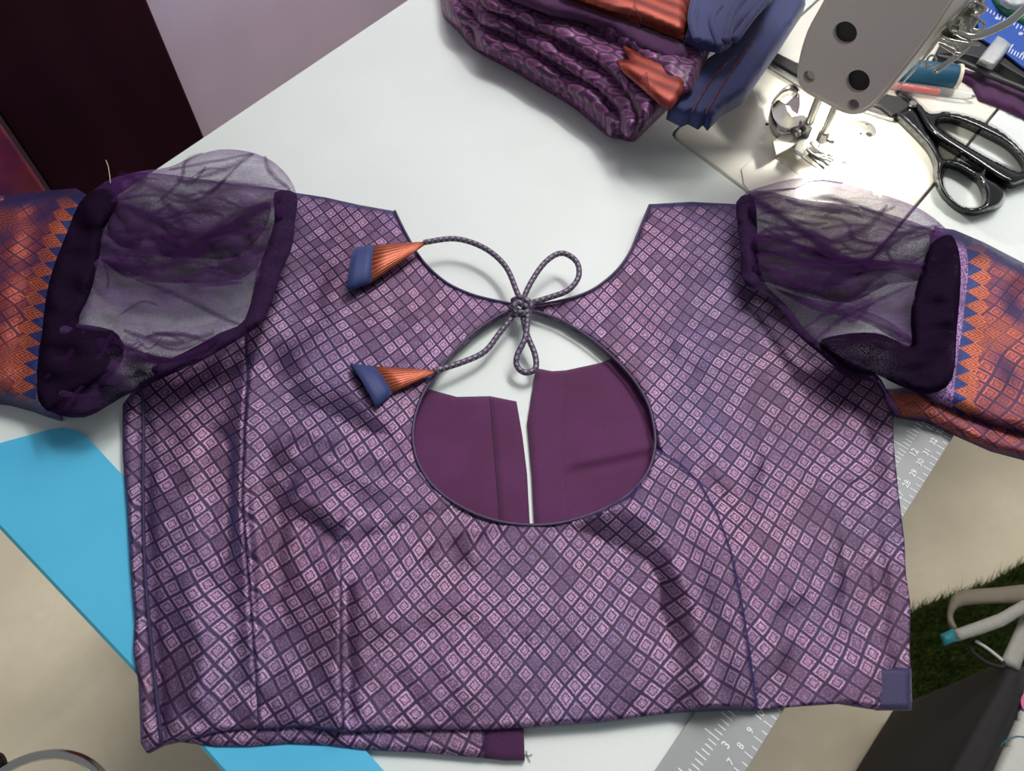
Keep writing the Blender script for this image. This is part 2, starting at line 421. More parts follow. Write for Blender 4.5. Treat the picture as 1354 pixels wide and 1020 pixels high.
M['dark'] = simple('dark_void', (44, 40, 38), .5, 0, .1)
M['black'] = simple('black_plastic', (16, 14, 17), .12, 0, .1, 600, 0, coat=.8)
M['blackm'] = simple('black_matt', (38, 38, 42), .5, 0, .2, 600)
M['blade'] = simple('blackened_steel', (62, 60, 60), .4, .6, .3, 900, .1)
M['cyan'] = simple('cyan_board', (92, 196, 232), .55, 0, .03, 700, .03, var=((74, 180, 222), 7))
M['teal_edge'] = simple('teal_board_edge', (52, 130, 148), .5, 0, .05)
M['floor'] = simple('beige_floor', (232, 218, 190), .5, 0, .03, 60, 0, var=((206, 192, 166), 4))
M['wall'] = simple('lavender_wall', (236, 212, 234), .6, 0, .02, 50, .02, var=((208, 186, 214), 3))
M['maroon'] = simple('maroon_cloth', (48, 18, 30), .85, 0, .12, 900, .2, 0, spec=.1, var=((36, 12, 24), 8))
M['rust'] = simple('shot_rust_cloth', (186, 72, 62), .5, .1, .2, 700, .2, .1, var=((110, 36, 90), 16))
M['greyrule'] = simple('grey_acrylic', (158, 160, 160), .25, 0, .02, 200, 0)
M['white'] = simple('white_print', (238, 240, 240), .6)
M['blue'] = simple('blue_plastic', (46, 84, 168), .4, 0, .06)
M['green'] = simple('green_cloth', (44, 118, 74), .7, 0, .3, 500, .2)
M['rubber'] = simple('milky_rubber', (196, 200, 200), .4, 0, .03, var=((166, 172, 174), 60))
M['tealth'] = stripe('teal_thread', (14, 62, 90), (28, 98, 128), 9000, .5, .1)
M['red'] = simple('red_refill', (214, 60, 66), .35)
def clearp():
    t = NT('clear_plastic'); t.set(Base_Color=(.96, .97, .98, 1), Roughness=.08); t.b.inputs['Transmission Weight'].default_value = .9; t.b.inputs['IOR'].default_value = 1.25
    return t.m
M['clear'] = clearp()
M['ivory'] = simple('ivory_plastic', (224, 216, 196), .4)
M['strapw'] = simple('white_webbing', (160, 156, 148), .7, 0, .15, 900, .3)
M['strapb'] = simple('taupe_webbing', (122, 112, 96), .75, 0, .12, 900, .3)
M['bagb'] = simple('black_fabric', (34, 30, 32), .8, 0, .3, 900, .3)
M['bagw'] = simple('white_fabric', (204, 202, 196), .8, 0, .04, 700, .2)
M['pink'] = simple('pink_spot', (216, 110, 160), .7)
M['tealp'] = simple('teal_tip', (34, 120, 132), .6)
def grassm():
    t = NT('grass_pile'); oi = t.n('ShaderNodeTexCoord').outputs['Object']
    t.set(Base_Color=t.ramp(t.noise(oi, 130, 3), [(.3, lin((38, 54, 22))), (.55, lin((72, 92, 36))), (.75, lin((128, 136, 70)))]), Roughness=.6, Specular_IOR_Level=.3)
    return t.m
M['grass'] = grassm()
M['grassb'] = simple('grass_backing', (34, 46, 26), .9, 0, .3, 200)

# ------------------------------------------------------------------ structure
def unit(v): v = np.asarray(v, float); return v / np.linalg.norm(v)
AX = unit(P(1325, 140) - P(1135, 365))                 # along the machine bed
W0 = P(210, 222); WD = unit(P(540, 0) - P(210, 222)); WN = np.array([-WD[1], WD[0], 0])   # table's wall-side edge
O2 = P(985, 1020); RD = unit(P(1258, 580) - O2); RN = np.array([-RD[1], RD[0], 0])        # ruler outer edge, towards table centre
def quad_obj(name, pts, mat, parent=None): return mesh_obj(name, pts, [tuple(range(len(pts)))], mat, parent, smooth_=False)
fl = plate('floor', [(-2.2, -1.6), (2.6, -1.6), (2.6, 2.8), (-2.2, 2.8)], lambda x, y: (x, y, -.75), (0, 0, -.05), M['floor']); structure(fl)
wb = W0 + WN * .085
WE = P(-125, 446); p0 = wb - WD * float((W0 - WE) @ WD)
wl = plate('wall_left', [(0, -.75), (3.3, -.75), (3.3, 1.75), (0, 1.75)], lambda s, z: p0 + WD * s + np.array([0, 0, z]), WN * .08, M['wall']); structure(wl)

def line2(a, d, b, e):
    A = np.array([[d[0], -e[0]], [d[1], -e[1]]]); t = np.linalg.solve(A, (b - a)[:2]); return a + d * t[0]
fl0 = P(40, 648); fld = unit(P(385, 1020) - fl0)
edge0 = O2 + RN * .003
TA = line2(W0, WD, fl0, fld); TD = line2(edge0, RD, fl0, fld)
TB = W0 + WD * 1.3; TC = edge0 + RD * 1.5
K0 = P(1135, 366); K1 = P(884, 178); L1d = unit(P(1079, 0) - K1)
K2 = K1 + L1d * .48; K3 = K0 + AX * .48
kd = unit(K0 - K1)
cut = [K0[:2] + AX[:2] * 0, K1[:2] + kd[:2] * .008, K1[:2] + kd[:2] * .0025 + L1d[:2] * .0025, K1[:2] + L1d[:2] * .008, K2[:2], K3[:2]]
table = thing('sewing_table', 'large white laminate table with sewing machine let into its top', 'table')
plate('tabletop', [TA[:2], TB[:2], TC[:2], TD[:2]], lambda x, y: (x, y, 0), (0, 0, -.025), M['table'], table, holes=[cut])
cen = (K0 + K1 + K2 + K3) / 4
plate('machine_pan', [tuple(c) for c in cut], lambda x, y: (x, y, -.030), (0, 0, -.08), M['dark'], table)
for q, u1, u2 in ((TA, WD, fld), (TD, RD, -fld), (TD, RD, -fld)): pass
for i, (q, a, b) in enumerate(((TA, WD, fld), (TD, RD, -fld), (TB, -WD, RD * -.0 + (TC - TB) / np.linalg.norm(TC - TB)), (TC, -RD, (TB - TC) / np.linalg.norm(TC - TB)))):
    c = q + a * .08 + b * .08
    plate('leg', [(-.022, -.022), (.022, -.022), (.022, .022), (-.022, .022)], lambda x, y: (c[0] + x, c[1] + y, -.025), (0, 0, -.725), M['tabled'], table)

# ------------------------------------------------------------------ hanging cloths on the wall
def hang(name, label, xa, xb, off, mat, amp, sd, ztop=.9, zbot=-.6):
    """cloth between two plumb lines given by a pixel at their foot"""
    Q = W0 + WN * off
    A = PV(*xa, Q, WN); B = PV(*xb, Q, WN)
    sa = (A - Q) @ WD; sb = (B - Q) @ WD
    V = []; uv = []; nx, nz = 60, 30; Fs = []
    for j in range(nz + 1):
        z = zbot + (ztop - zbot) * j / nz
        for i in range(nx + 1):
            s = sa + (sb - sa) * i / nx
            e = amp * (math.sin(s * 60 + sd + .6 * math.sin(z * 5)) + .5 * math.sin(s * 131 + z * 3))
            V.append(Q + WD * s + WN * e + np.array([0, 0, z])); uv.append((s, z))
    for j in range(nz):
        for i in range(nx):
            k = j * (nx + 1) + i; Fs.append((k, k + 1, k + nx + 2, k + nx + 1))
    o = mesh_obj(name, V, Fs, mat, None, uv=uv)
    m = o.modifiers.new('thickness', 'SOLIDIFY'); m.thickness = .002
    return tag(o, label, 'cloth')
hang('hanging_cloth', 'dark maroon cloth hanging straight against the lavender wall', (40, 210), (268, 180), .062, M['maroon'], .0008, 0)
hang('hanging_cloth', 'rust and purple shot cloth hanging at the left edge of the maroon cloth', (-330, 320), (62, 254), .053, M['rust'], .0022, 1)

# ------------------------------------------------------------------ cyan board
cyb = [(-160, 622), (0, 586), (66, 568), (84, 566), (100, 569), (114, 577), (128, 592), (166, 632), (490, 1002), (560, 1082), (350, 1082), (290, 1016), (175, 888), (0, 700), (-120, 575 + 0)]
cyb = [(-150, 620), (0, 586), (66, 568), (84, 566), (100, 569), (114, 577), (128, 592), (166, 633), (490, 1000), (640, 1170), (430, 1170), (290, 1016), (175, 886), (0, 700), (-150, 540 + 0)]
cyb = [(-60, 599), (0, 586), (66, 568), (84, 566), (100, 569), (114, 577), (128, 592), (166, 633), (490, 1000), (560, 1080), (350, 1080), (290, 1016), (175, 886), (0, 700), (-60, 640)]
cy = thing('cutting_board', 'bright cyan flat board with rounded corner sticking out over table edge', 'board')
plate('board', cyb, lambda x, y: P(x, y, .004), (0, 0, -.0032), M['cyan'], cy)
plate('board_edge', [(-60, 640), (0, 700), (175, 886), (290, 1016), (350, 1080), (352, 1078), (293, 1013), (178, 883), (3, 697), (-57, 637)][::-1], lambda x, y: P(x, y, .0042), (0, 0, -.0036), M['teal_edge'], cy)

# ------------------------------------------------------------------ grey ruler
rul = thing('ruler', 'grey acrylic ruler with white scales lying along the table edge under blouse', 'ruler')
RWD = .036
def rp(s, w, z=0): return O2 + RD * s + RN * w + np.array([0, 0, z])
S10 = (P(994, 944) - O2) @ RD; S28 = (P(1206, 652) - O2) @ RD; CM = (S28 - S10) / 18
plate('blade', [(-.22, 0), (.40, 0), (.40, RWD), (-.22, RWD)], lambda s, w: rp(s, w, .0032), (0, 0, -.0024), M['greyrule'], rul, bevel=.0006)
V = []; Fs = []
def bar(s, w0, w1, th):
    k = len(V)
    for a, b in ((s - th, w0), (s + th, w0), (s + th, w1), (s - th, w1)): V.append(rp(a, b, .0034))
    Fs.append((k, k + 1, k + 2, k + 3))
for i in range(-60, 420):
    s = S10 + (i / 10 - 10) * CM
    if i % 5 == 0 and -.2 < s < .38: bar(s, .0006, .0056 if i % 10 == 0 else .0038, .00028)
for i in range(-16, 270):
    s = S10 + (i / 8 * 2.54 - 10) * CM
    if -.2 < s < .38: bar(s, .0185, .0185 + (.0090 if i % 8 == 0 else .0065 if i % 4 == 0 else .0048), .00032)
k = len(V)
tk = mesh_obj('scale_marks', V, Fs, M['white'], rul, smooth_=False); tk['kind'] = 'stuff'
def text(name, body, org, xd, yd, size, mat, parent):
    c = bpy.data.curves.new(name, 'FONT'); c.body = body; c.size = size; c.align_x = 'CENTER'; c.align_y = 'CENTER'; c.extrude = .00005; c.offset = size*.012
    o = bpy.data.objects.new(name, c); COL.objects.link(o)
    me = bpy.data.meshes.new_from_object(o); bpy.data.objects.remove(o)
    xd = unit(xd); yd = unit(yd); zd = np.cross(xd, yd)
    for v in me.vertices:
        q = np.asarray(org) + xd * v.co.x + yd * v.co.y + zd * v.co.z; v.co = q
    me.materials.clear(); me.materials.append(mat)
    m = bpy.data.objects.new(name, me); COL.objects.link(m); m.parent = parent
    return m
for n in range(6, 37):
    s = S10 + (n - 10) * CM
    if -.05 < s < .36: text('numeral', str(n), rp(s + .001, .0084, .0035), RD, RN, .0052, M['white'], rul)
for n in range(2, 15):
    s = S10 + (n * 2.54 - 10) * CM
    if -.05 < s < .36: text('numeral', str(n), rp(s + .0002, .0145, .0035), RD, RN, .0062, M['white'], rul)

# ------------------------------------------------------------------ blouse
bl = thing('blouse', 'purple brocade blouse with sheer tulle puff sleeves laid back side up on table', 'blouse')
HOLE = [(676, 411), (660, 417), (630, 437), (600, 465), (578, 492), (560, 520), (549, 550), (546, 580), (553, 612), (572, 642), (602, 666), (642, 685), (690, 694), (740, 692), (790, 677), (830, 655), (856, 625), (866, 592), (864, 560), (855, 530), (836, 500), (811, 473), (780, 447), (745, 425), (716, 414), (702, 411)]
HB = HOLE.index((866, 592))
HL = HOLE.index((546, 580))
SEAM_L = [(322, 432), (326, 500), (322, 560), (318, 660), (328, 780), (337, 900), (341, 964)]
SEAM_LU = [(x + 4, y) for x, y in SEAM_L]
SEAM_R = [(866, 592), (893, 606), (925, 636), (950, 680), (968, 730), (981, 790), (992, 860), (1003, 939)]
NECK_L = [(385, 254), (430, 261), (475, 271), (520, 279), (528, 292), (538, 312), (552, 336), (568, 356), (592, 375), (622, 389), (652, 397), (676, 400)]
LEFT = [(345, 963), (290, 968), (250, 978), (215, 985), (194, 996), (186, 984), (183, 905), (176, 860), (178, 822), (172, 750), (168, 680), (162, 600), (162, 535), (185, 505), (235, 482), (282, 460)] + SEAM_LU[:-1]
BACK = NECK_L + HOLE[:HB + 1] + SEAM_R[1:] + [(960, 938), (900, 941), (850, 947), (800, 954), (720, 960), (640, 965), (560, 965), (500, 966), (454, 969), (400, 961)] + SEAM_L[::-1] + [(345, 388), (362, 345), (378, 290)]
RIGHT = [(702, 402), (735, 398), (765, 391), (790, 379), (815, 358), (832, 335), (843, 310), (851, 290), (859, 270), (915, 267), (975, 270), (990, 300), (998, 340), (1012, 375), (1034, 402), (1064, 437), (1094, 467), (1122, 490), (1155, 503), (1180, 525), (1182, 590), (1188, 650), (1196, 715), (1198, 760), (1204, 800), (1203, 860), (1206, 938), (1160, 938), (1110, 930), (1050, 934), (1003, 939)] + \
    [(985, 935), (972, 860), (961, 790), (948, 735), (930, 690), (905, 650), (885, 622), (872, 600)] + HOLE[HB + 1:]
FOLDS = [  # polyline, width px, amplitude m, kind
    ([(452, 690), (451, 760), (450, 860), (453, 980)], 26, .0030, 'stepL'),
    ([(458, 700), (458, 800), (461, 970)], 9, -.0016, 'g'),
    ([(810, 660), (862, 690), (905, 760), (930, 850), (945, 938)], 36, .0085, 'B'),
    ([(915, 600), (960, 680), (985, 760), (1000, 860), (1015, 938)], 16, -.0022, 'R'),
    ([(1206, 938), (1203, 860), (1200, 780), (1190, 660), (1184, 560)], 26, -.0050, 'R'),
    ([(288, 560), (292, 640), (292, 745)], 16, -.0035, 'g'),
    ([(330, 470), (322, 560), (318, 660), (330, 780), (338, 900)], 13, .0026, 'g'),
    ([(350, 640), (352, 760), (348, 850)], 22, -.0024, 'g'),
    ([(1122, 630), (1132, 720), (1136, 850)], 15, -.0034, 'g'),
    ([(455, 752), (520, 720), (600, 690), (690, 668)], 20, -.0030, 'g'),
    ([(600, 740), (700, 715), (760, 700)], 26, .0016, 'g'),
    ([(380, 650), (430, 672), (452, 700)], 16, .0028, 'g'),
    ([(395, 690), (430, 710), (450, 730)], 11, -.0024, 'g'),
    ([(700, 700), (770, 720), (840, 760), (880, 800)], 22, -.0026, 'g'),
    ([(960, 480), (1010, 520), (1030, 580), (1010, 690)], 20, -.0028, 'g'),
    ([(1040, 500), (1070, 570), (1085, 640)], 18, -.0026, 'g'),
    ([(880, 470), (940, 470), (1010, 480)], 22, -.0022, 'g'),
    ([(880, 380), (960, 385), (1020, 420)], 26, .0022, 'g'),
    ([(800, 420), (880, 460), (920, 520)], 26, .0018, 'g'),
    ([(350, 545), (440, 560), (530, 600)], 24, -.0018, 'g'),
    ([(370, 450), (450, 520), (530, 560)], 26, .0018, 'g'),
    ([(360, 590), (440, 610), (540, 650)], 20, .0022, 'g'),
    ([(420, 330), (400, 420), (350, 490)], 24, -.0014, 'g'),
    ([(190, 530), (190, 640), (195, 770), (205, 880), (216, 980)], 7, -.0034, 'g'),
    ([(480, 830), (560, 800), (640, 790)], 24, .0014, 'g'),
    ([(870, 690), (860, 790), (900, 860)], 24, -.0018, 'g'),
    ([(1040, 790), (1060, 860), (1050, 920)], 20, -.0016, 'g'),
    ([(240, 760), (270, 860), (250, 950)], 20, .0018, 'g'),
]
def body_h(px, py, which=''):
    z = wave(px, py, 3, 130, .0010) + wave(px, py, 9, 60, .0003)
    for pl, w, a, kd in FOLDS:
        pl = smooth(pl, False, 4)
        if kd in 'BR':
            if kd == which: z = z + a * np.exp(-(dist(px, py, pl)[0] / w) ** 2)
            continue
        a = a * 1.8; w = w * 1.15
        d, s, t = dist(px, py, pl)
        tap = np.clip(np.minimum(t, 1 - t) * 6 + .15, 0, 1) if kd == 'g' else np.clip(t * 4 + .05, 0, 1)
        if kd == 'g': z = z + a * np.exp(-(d / w) ** 2) * tap
        elif kd == 'stepL': z = z + a * np.exp(-d / w) * (s > 0) * tap
        else: z = z + a * np.exp(-d / w) * (s > 0) * tap
    return np.maximum(z, -.0022)
PITCH = .0088
def lat_uv(px, py, V, seed=5, pitch=PITCH, rot=0.0, shear=.0):
    x = V[:, 0]; y = V[:, 1] + V[:, 2]
    dx = wave(x * 1000, y * 1000, seed, 130, .0022); dy = wave(x * 1000, y * 1000, seed + 1, 110, .0022)
    x = x + dx; y = y + dy
    # the grain leans outward on the side panels and at the shoulders
    ang = rot + math.pi / 4 + .10 * np.tanh((px - 700) / 260.)
    u = (x * np.cos(ang) + y * np.sin(ang)) / pitch; v = (-x * np.sin(ang) + y * np.cos(ang)) / pitch
    return np.stack([u, v], 1)
DART = FOLDS[0][0]
def off(pl, dx): return resample([(x + dx, y) for x, y in pl[:-1]] + [(pl[-1][0] + dx, 958)], 4.5, False)
sheet('back_panel', BACK, .0090, .0014, 5, M['brocade'], bl, step=4.5, hf=lambda x, y: body_h(x, y, 'B'), uvf=lambda a, b, v: lat_uv(a, b, v), zb=.0045, lines=[off(DART, -.7), off(DART, .9)])
sheet('side_panel', LEFT, .0080, .0014, 5, M['brocade'], bl, step=4.5, hf=body_h, uvf=lambda a, b, v: lat_uv(a, b, v, 25, PITCH, .05) + .37, zb=.0045)
o = sheet('side_panel', RIGHT, .0078, .0014, 5, M['brocade'], bl, step=4.5, hf=lambda x, y: body_h(x, y, 'R'), uvf=lambda a, b, v: lat_uv(a, b, v, 35, PITCH, -.03) + .21, zb=.0045)
# front of the blouse below: its hem peeks out under the back
HEM = [(192, 996), (240, 972), (300, 955), (460, 950), (642, 950), (640, 1003), (560, 996), (480, 992), (430, 986), (380, 984), (330, 988), (285, 988), (240, 982), (215, 984)]
sheet('front_panel', HEM, .0048, .0014, 5, M['brocade'], bl, step=6, uvf=lambda a, b, v: lat_uv(a, b, v, 11, PITCH, .3), zb=.0043)
sheet('placket_end', [(640, 950), (692, 950), (694, 1005), (668, 1005), (640, 1002)], .0046, .0012, 4, M['plum_dark'], bl, step=6, zb=.0002)
# the inside front showing through the keyhole
def lin_h(px, py):
    z = wave(px, py, 21, 60, .0002)
    for pl, w, a in (([(750, 617), (800, 605), (866, 590)], 9, .0022), ([(757, 622), (810, 613), (866, 600)], 7, -.0018), ([(800, 480), (790, 560), (770, 600)], 20, .0008)):
        d, s, t = dist(px, py, pl); z = z + a * np.exp(-(d / w) ** 2)
    return z
sheet('front_lining', [(520, 505), (564, 514), (604, 525), (648, 524), (683, 531), (691, 578), (697, 627), (701, 706), (620, 712), (520, 660), (500, 580)], .0010, .0010, 5, M['plum'], bl, step=7, hf=lin_h, zb=.0003)
sheet('front_lining', [(709, 487), (730, 491), (748, 490), (794, 480), (830, 466), (900, 520), (900, 620), (840, 700), (707, 708), (703, 627), (697, 560), (703, 520)], .0010, .0010, 5, M['plum'], bl, step=6, hf=lin_h, zb=.0003)
sheet('button_placket', [(648, 524), (683, 531), (691, 578), (697, 627), (701, 700), (661, 696), (657, 640), (652, 578)], .0026, .0012, 4, M['plum'], bl, step=6, zb=.0009)
sheet('button_placket', [(709, 487), (730, 491), (750, 490), (749, 530), (746, 578), (750, 640), (756, 700), (707, 704), (703, 627), (697, 560), (703, 520)], .0026, .0012, 4, M['plum'], bl, step=6, zb=.0009)
# piping round the keyhole, the neckline and the hem
zc = .0100
tube('neck_piping', [P(x, y, zc) for x, y in HOLE], .0010, M['piping'], bl, sm=4, sides=8)
tube('neck_piping', [P(x, y, zc) for x, y in [(522, 279), (530, 296), (540, 315), (553, 337), (569, 356), (592, 375), (622, 389), (652, 397), (678, 402)]], .0010, M['piping'], bl, sm=4, sides=8)
tube('neck_piping', [P(x, y, zc) for x, y in [(700, 404), (735, 399), (765, 391), (790, 379), (815, 358), (832, 335), (843, 310), (851, 290), (859, 271)]], .0009, M['piping'], bl, sm=4, sides=8)
tube('side_seam', [P(x, y, .0098) for x, y in [(187, 508), (190, 560), (189, 640), (192, 760), (202, 870), (214, 984)]], .0010, M['seamnavy'], bl, sm=4, sides=8)

sheet('hem_facing', [(1152, 880), (1180, 882), (1205, 884), (1206, 939), (1160, 939), (1154, 920)], .0070, .0026, 5, M['hemnavy'], bl, step=5, zb=.0045)

# tie cords, knot and tassels
CR = .00205
tube('tie_cord', [P(560, 321, .020), P(602, 316, .019), P(640, 328, .018), P(668, 352, .017), P(683, 385, .016), P(689, 402, .014)], CR, M['cord'], bl, sm=8)
tube('tie_cord', [P(574, 491, .016), P(612, 479, .013), P(641, 465, .011), P(661, 440, .012), P(682, 414, .014)], CR, M['cord'], bl, sm=8)
tube('bow_loop', [P(690, 400, .015), P(703, 372, .018), P(722, 346, .020), P(743, 335, .020), P(762, 346, .019), P(765, 366, .018), P(751, 384, .017), P(725, 394, .016), P(698, 402, .014)], CR, M['cord'], bl, sm=8)
tube('bow_loop', [P(690, 410, .014), P(696, 440, .014), P(707, 468, .012), P(708, 487, .011), P(695, 493, .011), P(684, 485, .012), P(684, 470, .0145), P(695, 445, .0175), P(698, 412, .016)], CR, M['cord'], bl, sm=8)
kn = tube('knot', [P(678, 398, .014), P(690, 394, .020), P(702, 404, .018), P(694, 416, .014), P(680, 412, .018), P(684, 400, .021), P(700, 410, .016), P(690, 414, .018), P(676, 406, .013)], .0023, M['cord'], bl, sm=8)
def tassel(apex, m0, m1, b0, b1, za, zm):
    """flattened cloth cone: apex, two mouth corners, two corners of the blue hem line"""
    A = P(*apex, za)
    def ring(c0, c1, z, n=20):
        C0 = P(*c0, z); C1 = P(*c1, z); c = (C0 + C1) / 2; w = (C1 - C0) / 2; out = []
        for k in range(n):
            a = 2 * math.pi * k / n
            out.append(c + w * math.cos(a) + np.array([0, 0, 1.]) * math.sin(a) * np.linalg.norm(w) * .36)
        return out
    def loft(name, rs, mat, par, thick=.0006):
        V = [p for r in rs for p in r]; n = len(rs[0]); Fs = []; uv = []
        for i in range(len(rs)):
            for k in range(n): uv.append((i / 10, k / n * .06))
        for i in range(len(rs) - 1):
            for k in range(n): Fs.append((i * n + k, i * n + (k + 1) % n, (i + 1) * n + (k + 1) % n, (i + 1) * n + k))
        o = mesh_obj(name, V, Fs, mat, par, uv=uv); s = o.modifiers.new('thickness', 'SOLIDIFY'); s.thickness = thick; return o
    rb = ring(b0, b1, (za + zm) / 2 + 0.0); rm = ring(m0, m1, zm)
    a0 = [A + (p - A) * .06 for p in rb]
    body = loft('tassel', [[A + (p - A) * t for p in rb] for t in (.05, .25, .5, .75, 1.0)], M['copper'], bl)
    loft('tassel_hem', [[p + (q - p) * t for p, q in zip(rb, rm)] for t in (-.02, .33, .66, 1.0)], M['navy'], body, .0009)
tassel((569, 319), (470, 328), (460, 384), (496, 325), (491, 373), .020, .019)
tassel((582, 490), (463, 481), (498, 540), (494, 485), (519, 520), .016, .017)

# cuffs of rust zari
def add_edge_attr(o, line, unit_px, per_px, flip=1):
    """distance from the sleeve band line and position along it, both in tooth units"""
    me = o.data; n = len(me.vertices); co = np.zeros(n * 3); me.vertices.foreach_get('co', co); co = co.reshape(-1, 3)
    v = co - CP; dd = v @ F; px = 677 + FP * (v @ R) / dd; py = 510 - FP * (v @ U) / dd
    d, s, t = dist(px, py, smooth(line, False, 6))
    L = sum(math.hypot(line[i + 1][0] - line[i][0], line[i + 1][1] - line[i][1]) for i in range(len(line) - 1))
    at = me.attributes.new('edge', 'FLOAT_VECTOR', 'POINT')
    arr = np.zeros((n, 3)); arr[:, 0] = d * s * flip / unit_px; arr[:, 1] = t * L / per_px
    at.data.foreach_set('vector', arr.ravel())
def cuff_h(seed, wl, amp): return lambda px, py: wave(px, py, seed, wl, amp)
LC = [(-70, 262), (0, 259), (50, 253), (100, 249), (122, 262), (118, 300), (98, 360), (80, 420), (72, 480), (70, 545), (52, 540), (30, 532), (0, 524), (-70, 515)]
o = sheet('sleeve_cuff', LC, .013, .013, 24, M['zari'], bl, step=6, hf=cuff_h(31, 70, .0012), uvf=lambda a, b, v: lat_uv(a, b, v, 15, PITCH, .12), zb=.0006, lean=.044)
add_edge_attr(o, [(112, 245), (100, 290), (80, 340), (64, 400), (54, 455), (48, 500), (48, 560)], 19, 19.0, 1)
RC = [(1236, 300), (1262, 304), (1300, 320), (1354, 348), (1430, 385), (1430, 600), (1354, 574), (1310, 562), (1270, 546), (1232, 532), (1215, 515)]
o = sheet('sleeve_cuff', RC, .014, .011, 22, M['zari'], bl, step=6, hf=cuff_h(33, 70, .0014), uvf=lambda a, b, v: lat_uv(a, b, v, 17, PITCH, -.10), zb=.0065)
add_edge_attr(o, [(1272, 300), (1280, 350), (1276, 400), (1270, 450), (1263, 500), (1258, 560)], 19, 19.0, -1)
RC2 = [(1170, 515), (1215, 512), (1280, 540), (1354, 562), (1430, 590), (1430, 640), (1354, 607), (1312, 596), (1262, 574), (1225, 557), (1188, 551), (1174, 535)]
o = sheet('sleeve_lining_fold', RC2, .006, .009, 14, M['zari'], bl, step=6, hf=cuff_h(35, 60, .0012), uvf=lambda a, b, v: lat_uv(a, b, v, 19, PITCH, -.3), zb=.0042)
add_edge_attr(o, [(1150, 500), (1230, 512), (1290, 528), (1354, 545), (1440, 575)], 15, 22.0, 1)

# puff sleeves of tulle: several slack layers one over another
def puff(poly, z0, th, r, key, seed, amp=.003, wl=60, step=6, name='tulle_layer'):
    def h(px, py):
        # long creases running across the puff
        return wave(px, py, seed, wl, amp) + wave(px * .35 + py * .2, py, seed + 50, wl * .42, amp * .55)
    return sheet(name, smooth(poly, True, 3), z0, th, r, M[key], puff_root, step=step, hf=h, lean=.044 - z0 * .4)
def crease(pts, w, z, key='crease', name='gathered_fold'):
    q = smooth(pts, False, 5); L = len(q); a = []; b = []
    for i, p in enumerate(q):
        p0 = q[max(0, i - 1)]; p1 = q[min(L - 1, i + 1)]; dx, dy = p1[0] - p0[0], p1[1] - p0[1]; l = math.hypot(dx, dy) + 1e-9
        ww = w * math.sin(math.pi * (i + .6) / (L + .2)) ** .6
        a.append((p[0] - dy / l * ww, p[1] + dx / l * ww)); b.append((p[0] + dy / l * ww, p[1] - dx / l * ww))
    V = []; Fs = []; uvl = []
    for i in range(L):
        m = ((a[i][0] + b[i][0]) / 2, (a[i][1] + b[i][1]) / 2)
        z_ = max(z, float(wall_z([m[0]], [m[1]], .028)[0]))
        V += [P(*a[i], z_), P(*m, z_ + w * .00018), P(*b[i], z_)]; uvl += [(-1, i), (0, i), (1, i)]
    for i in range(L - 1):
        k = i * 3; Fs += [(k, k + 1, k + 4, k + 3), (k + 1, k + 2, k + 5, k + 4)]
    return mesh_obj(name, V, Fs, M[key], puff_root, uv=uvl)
c2 = lambda pts: crop(0, 180, 2.685, pts)
puff_root = None
ps = puff_root = mesh_obj('puff_sleeve', [P(300, 400, .002), P(301, 400, .002), P(300, 401, .002)], [(0, 2, 1)], M['tulle2'], bl)
LO = c2([(1052, 205), (1050, 290), (1000, 480), (940, 640), (850, 720), (720, 800), (600, 850), (470, 905), (430, 930), (380, 960), (300, 995), (230, 985), (170, 975), (130, 900), (140, 760), (150, 640), (180, 490), (230, 360), (270, 250), (330, 195), (400, 150), (500, 125), (600, 110), (680, 75), (780, 48), (880, 55), (960, 85), (1020, 140)])
puff(LO, .011, .010, 30, 'tulle', 60)
puff(LO, .016, .018, 40, 'tulle', 64, amp=.004)
puff(c2([(270, 250), (400, 150), (520, 130), (700, 150), (860, 175), (1000, 190), (1040, 230), (1030, 330), (960, 400), (870, 500), (700, 520), (480, 510), (360, 440), (290, 330)]), .022, .014, 26, 'tulle2', 68, amp=.005)
puff(c2([(380, 350), (420, 235), (560, 290), (640, 330), (760, 340), (900, 250), (960, 240), (940, 330), (840, 430), (660, 430), (520, 420)]), .030, .010, 20, 'tulle2', 71, amp=.004)
puff(c2([(150, 700), (260, 668), (400, 690), (440, 740), (620, 790), (770, 720), (800, 750), (600, 850), (430, 930), (300, 1000), (170, 975), (130, 900)]), .026, .010, 22, 'tulle_mid', 75, amp=.004)
puff(c2([(450, 700), (560, 720), (700, 730), (800, 690), (860, 690), (760, 770), (600, 800), (430, 800)]), .031, .006, 20, 'tulle', 76, amp=.003)
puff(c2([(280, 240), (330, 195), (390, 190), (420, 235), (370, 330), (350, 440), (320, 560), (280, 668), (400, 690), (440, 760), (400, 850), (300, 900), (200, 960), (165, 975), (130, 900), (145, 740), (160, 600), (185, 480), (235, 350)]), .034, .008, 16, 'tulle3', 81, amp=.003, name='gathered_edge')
puff(c2([(975, 200), (1052, 205), (1048, 300), (1035, 400), (1000, 480), (945, 640), (880, 700), (760, 770), (620, 830), (560, 850), (540, 820), (650, 770), (780, 700), (870, 650), (915, 480), (945, 400), (975, 300)]), .038, .004, 8, 'binding', 85, amp=.0015, name='armhole_band')
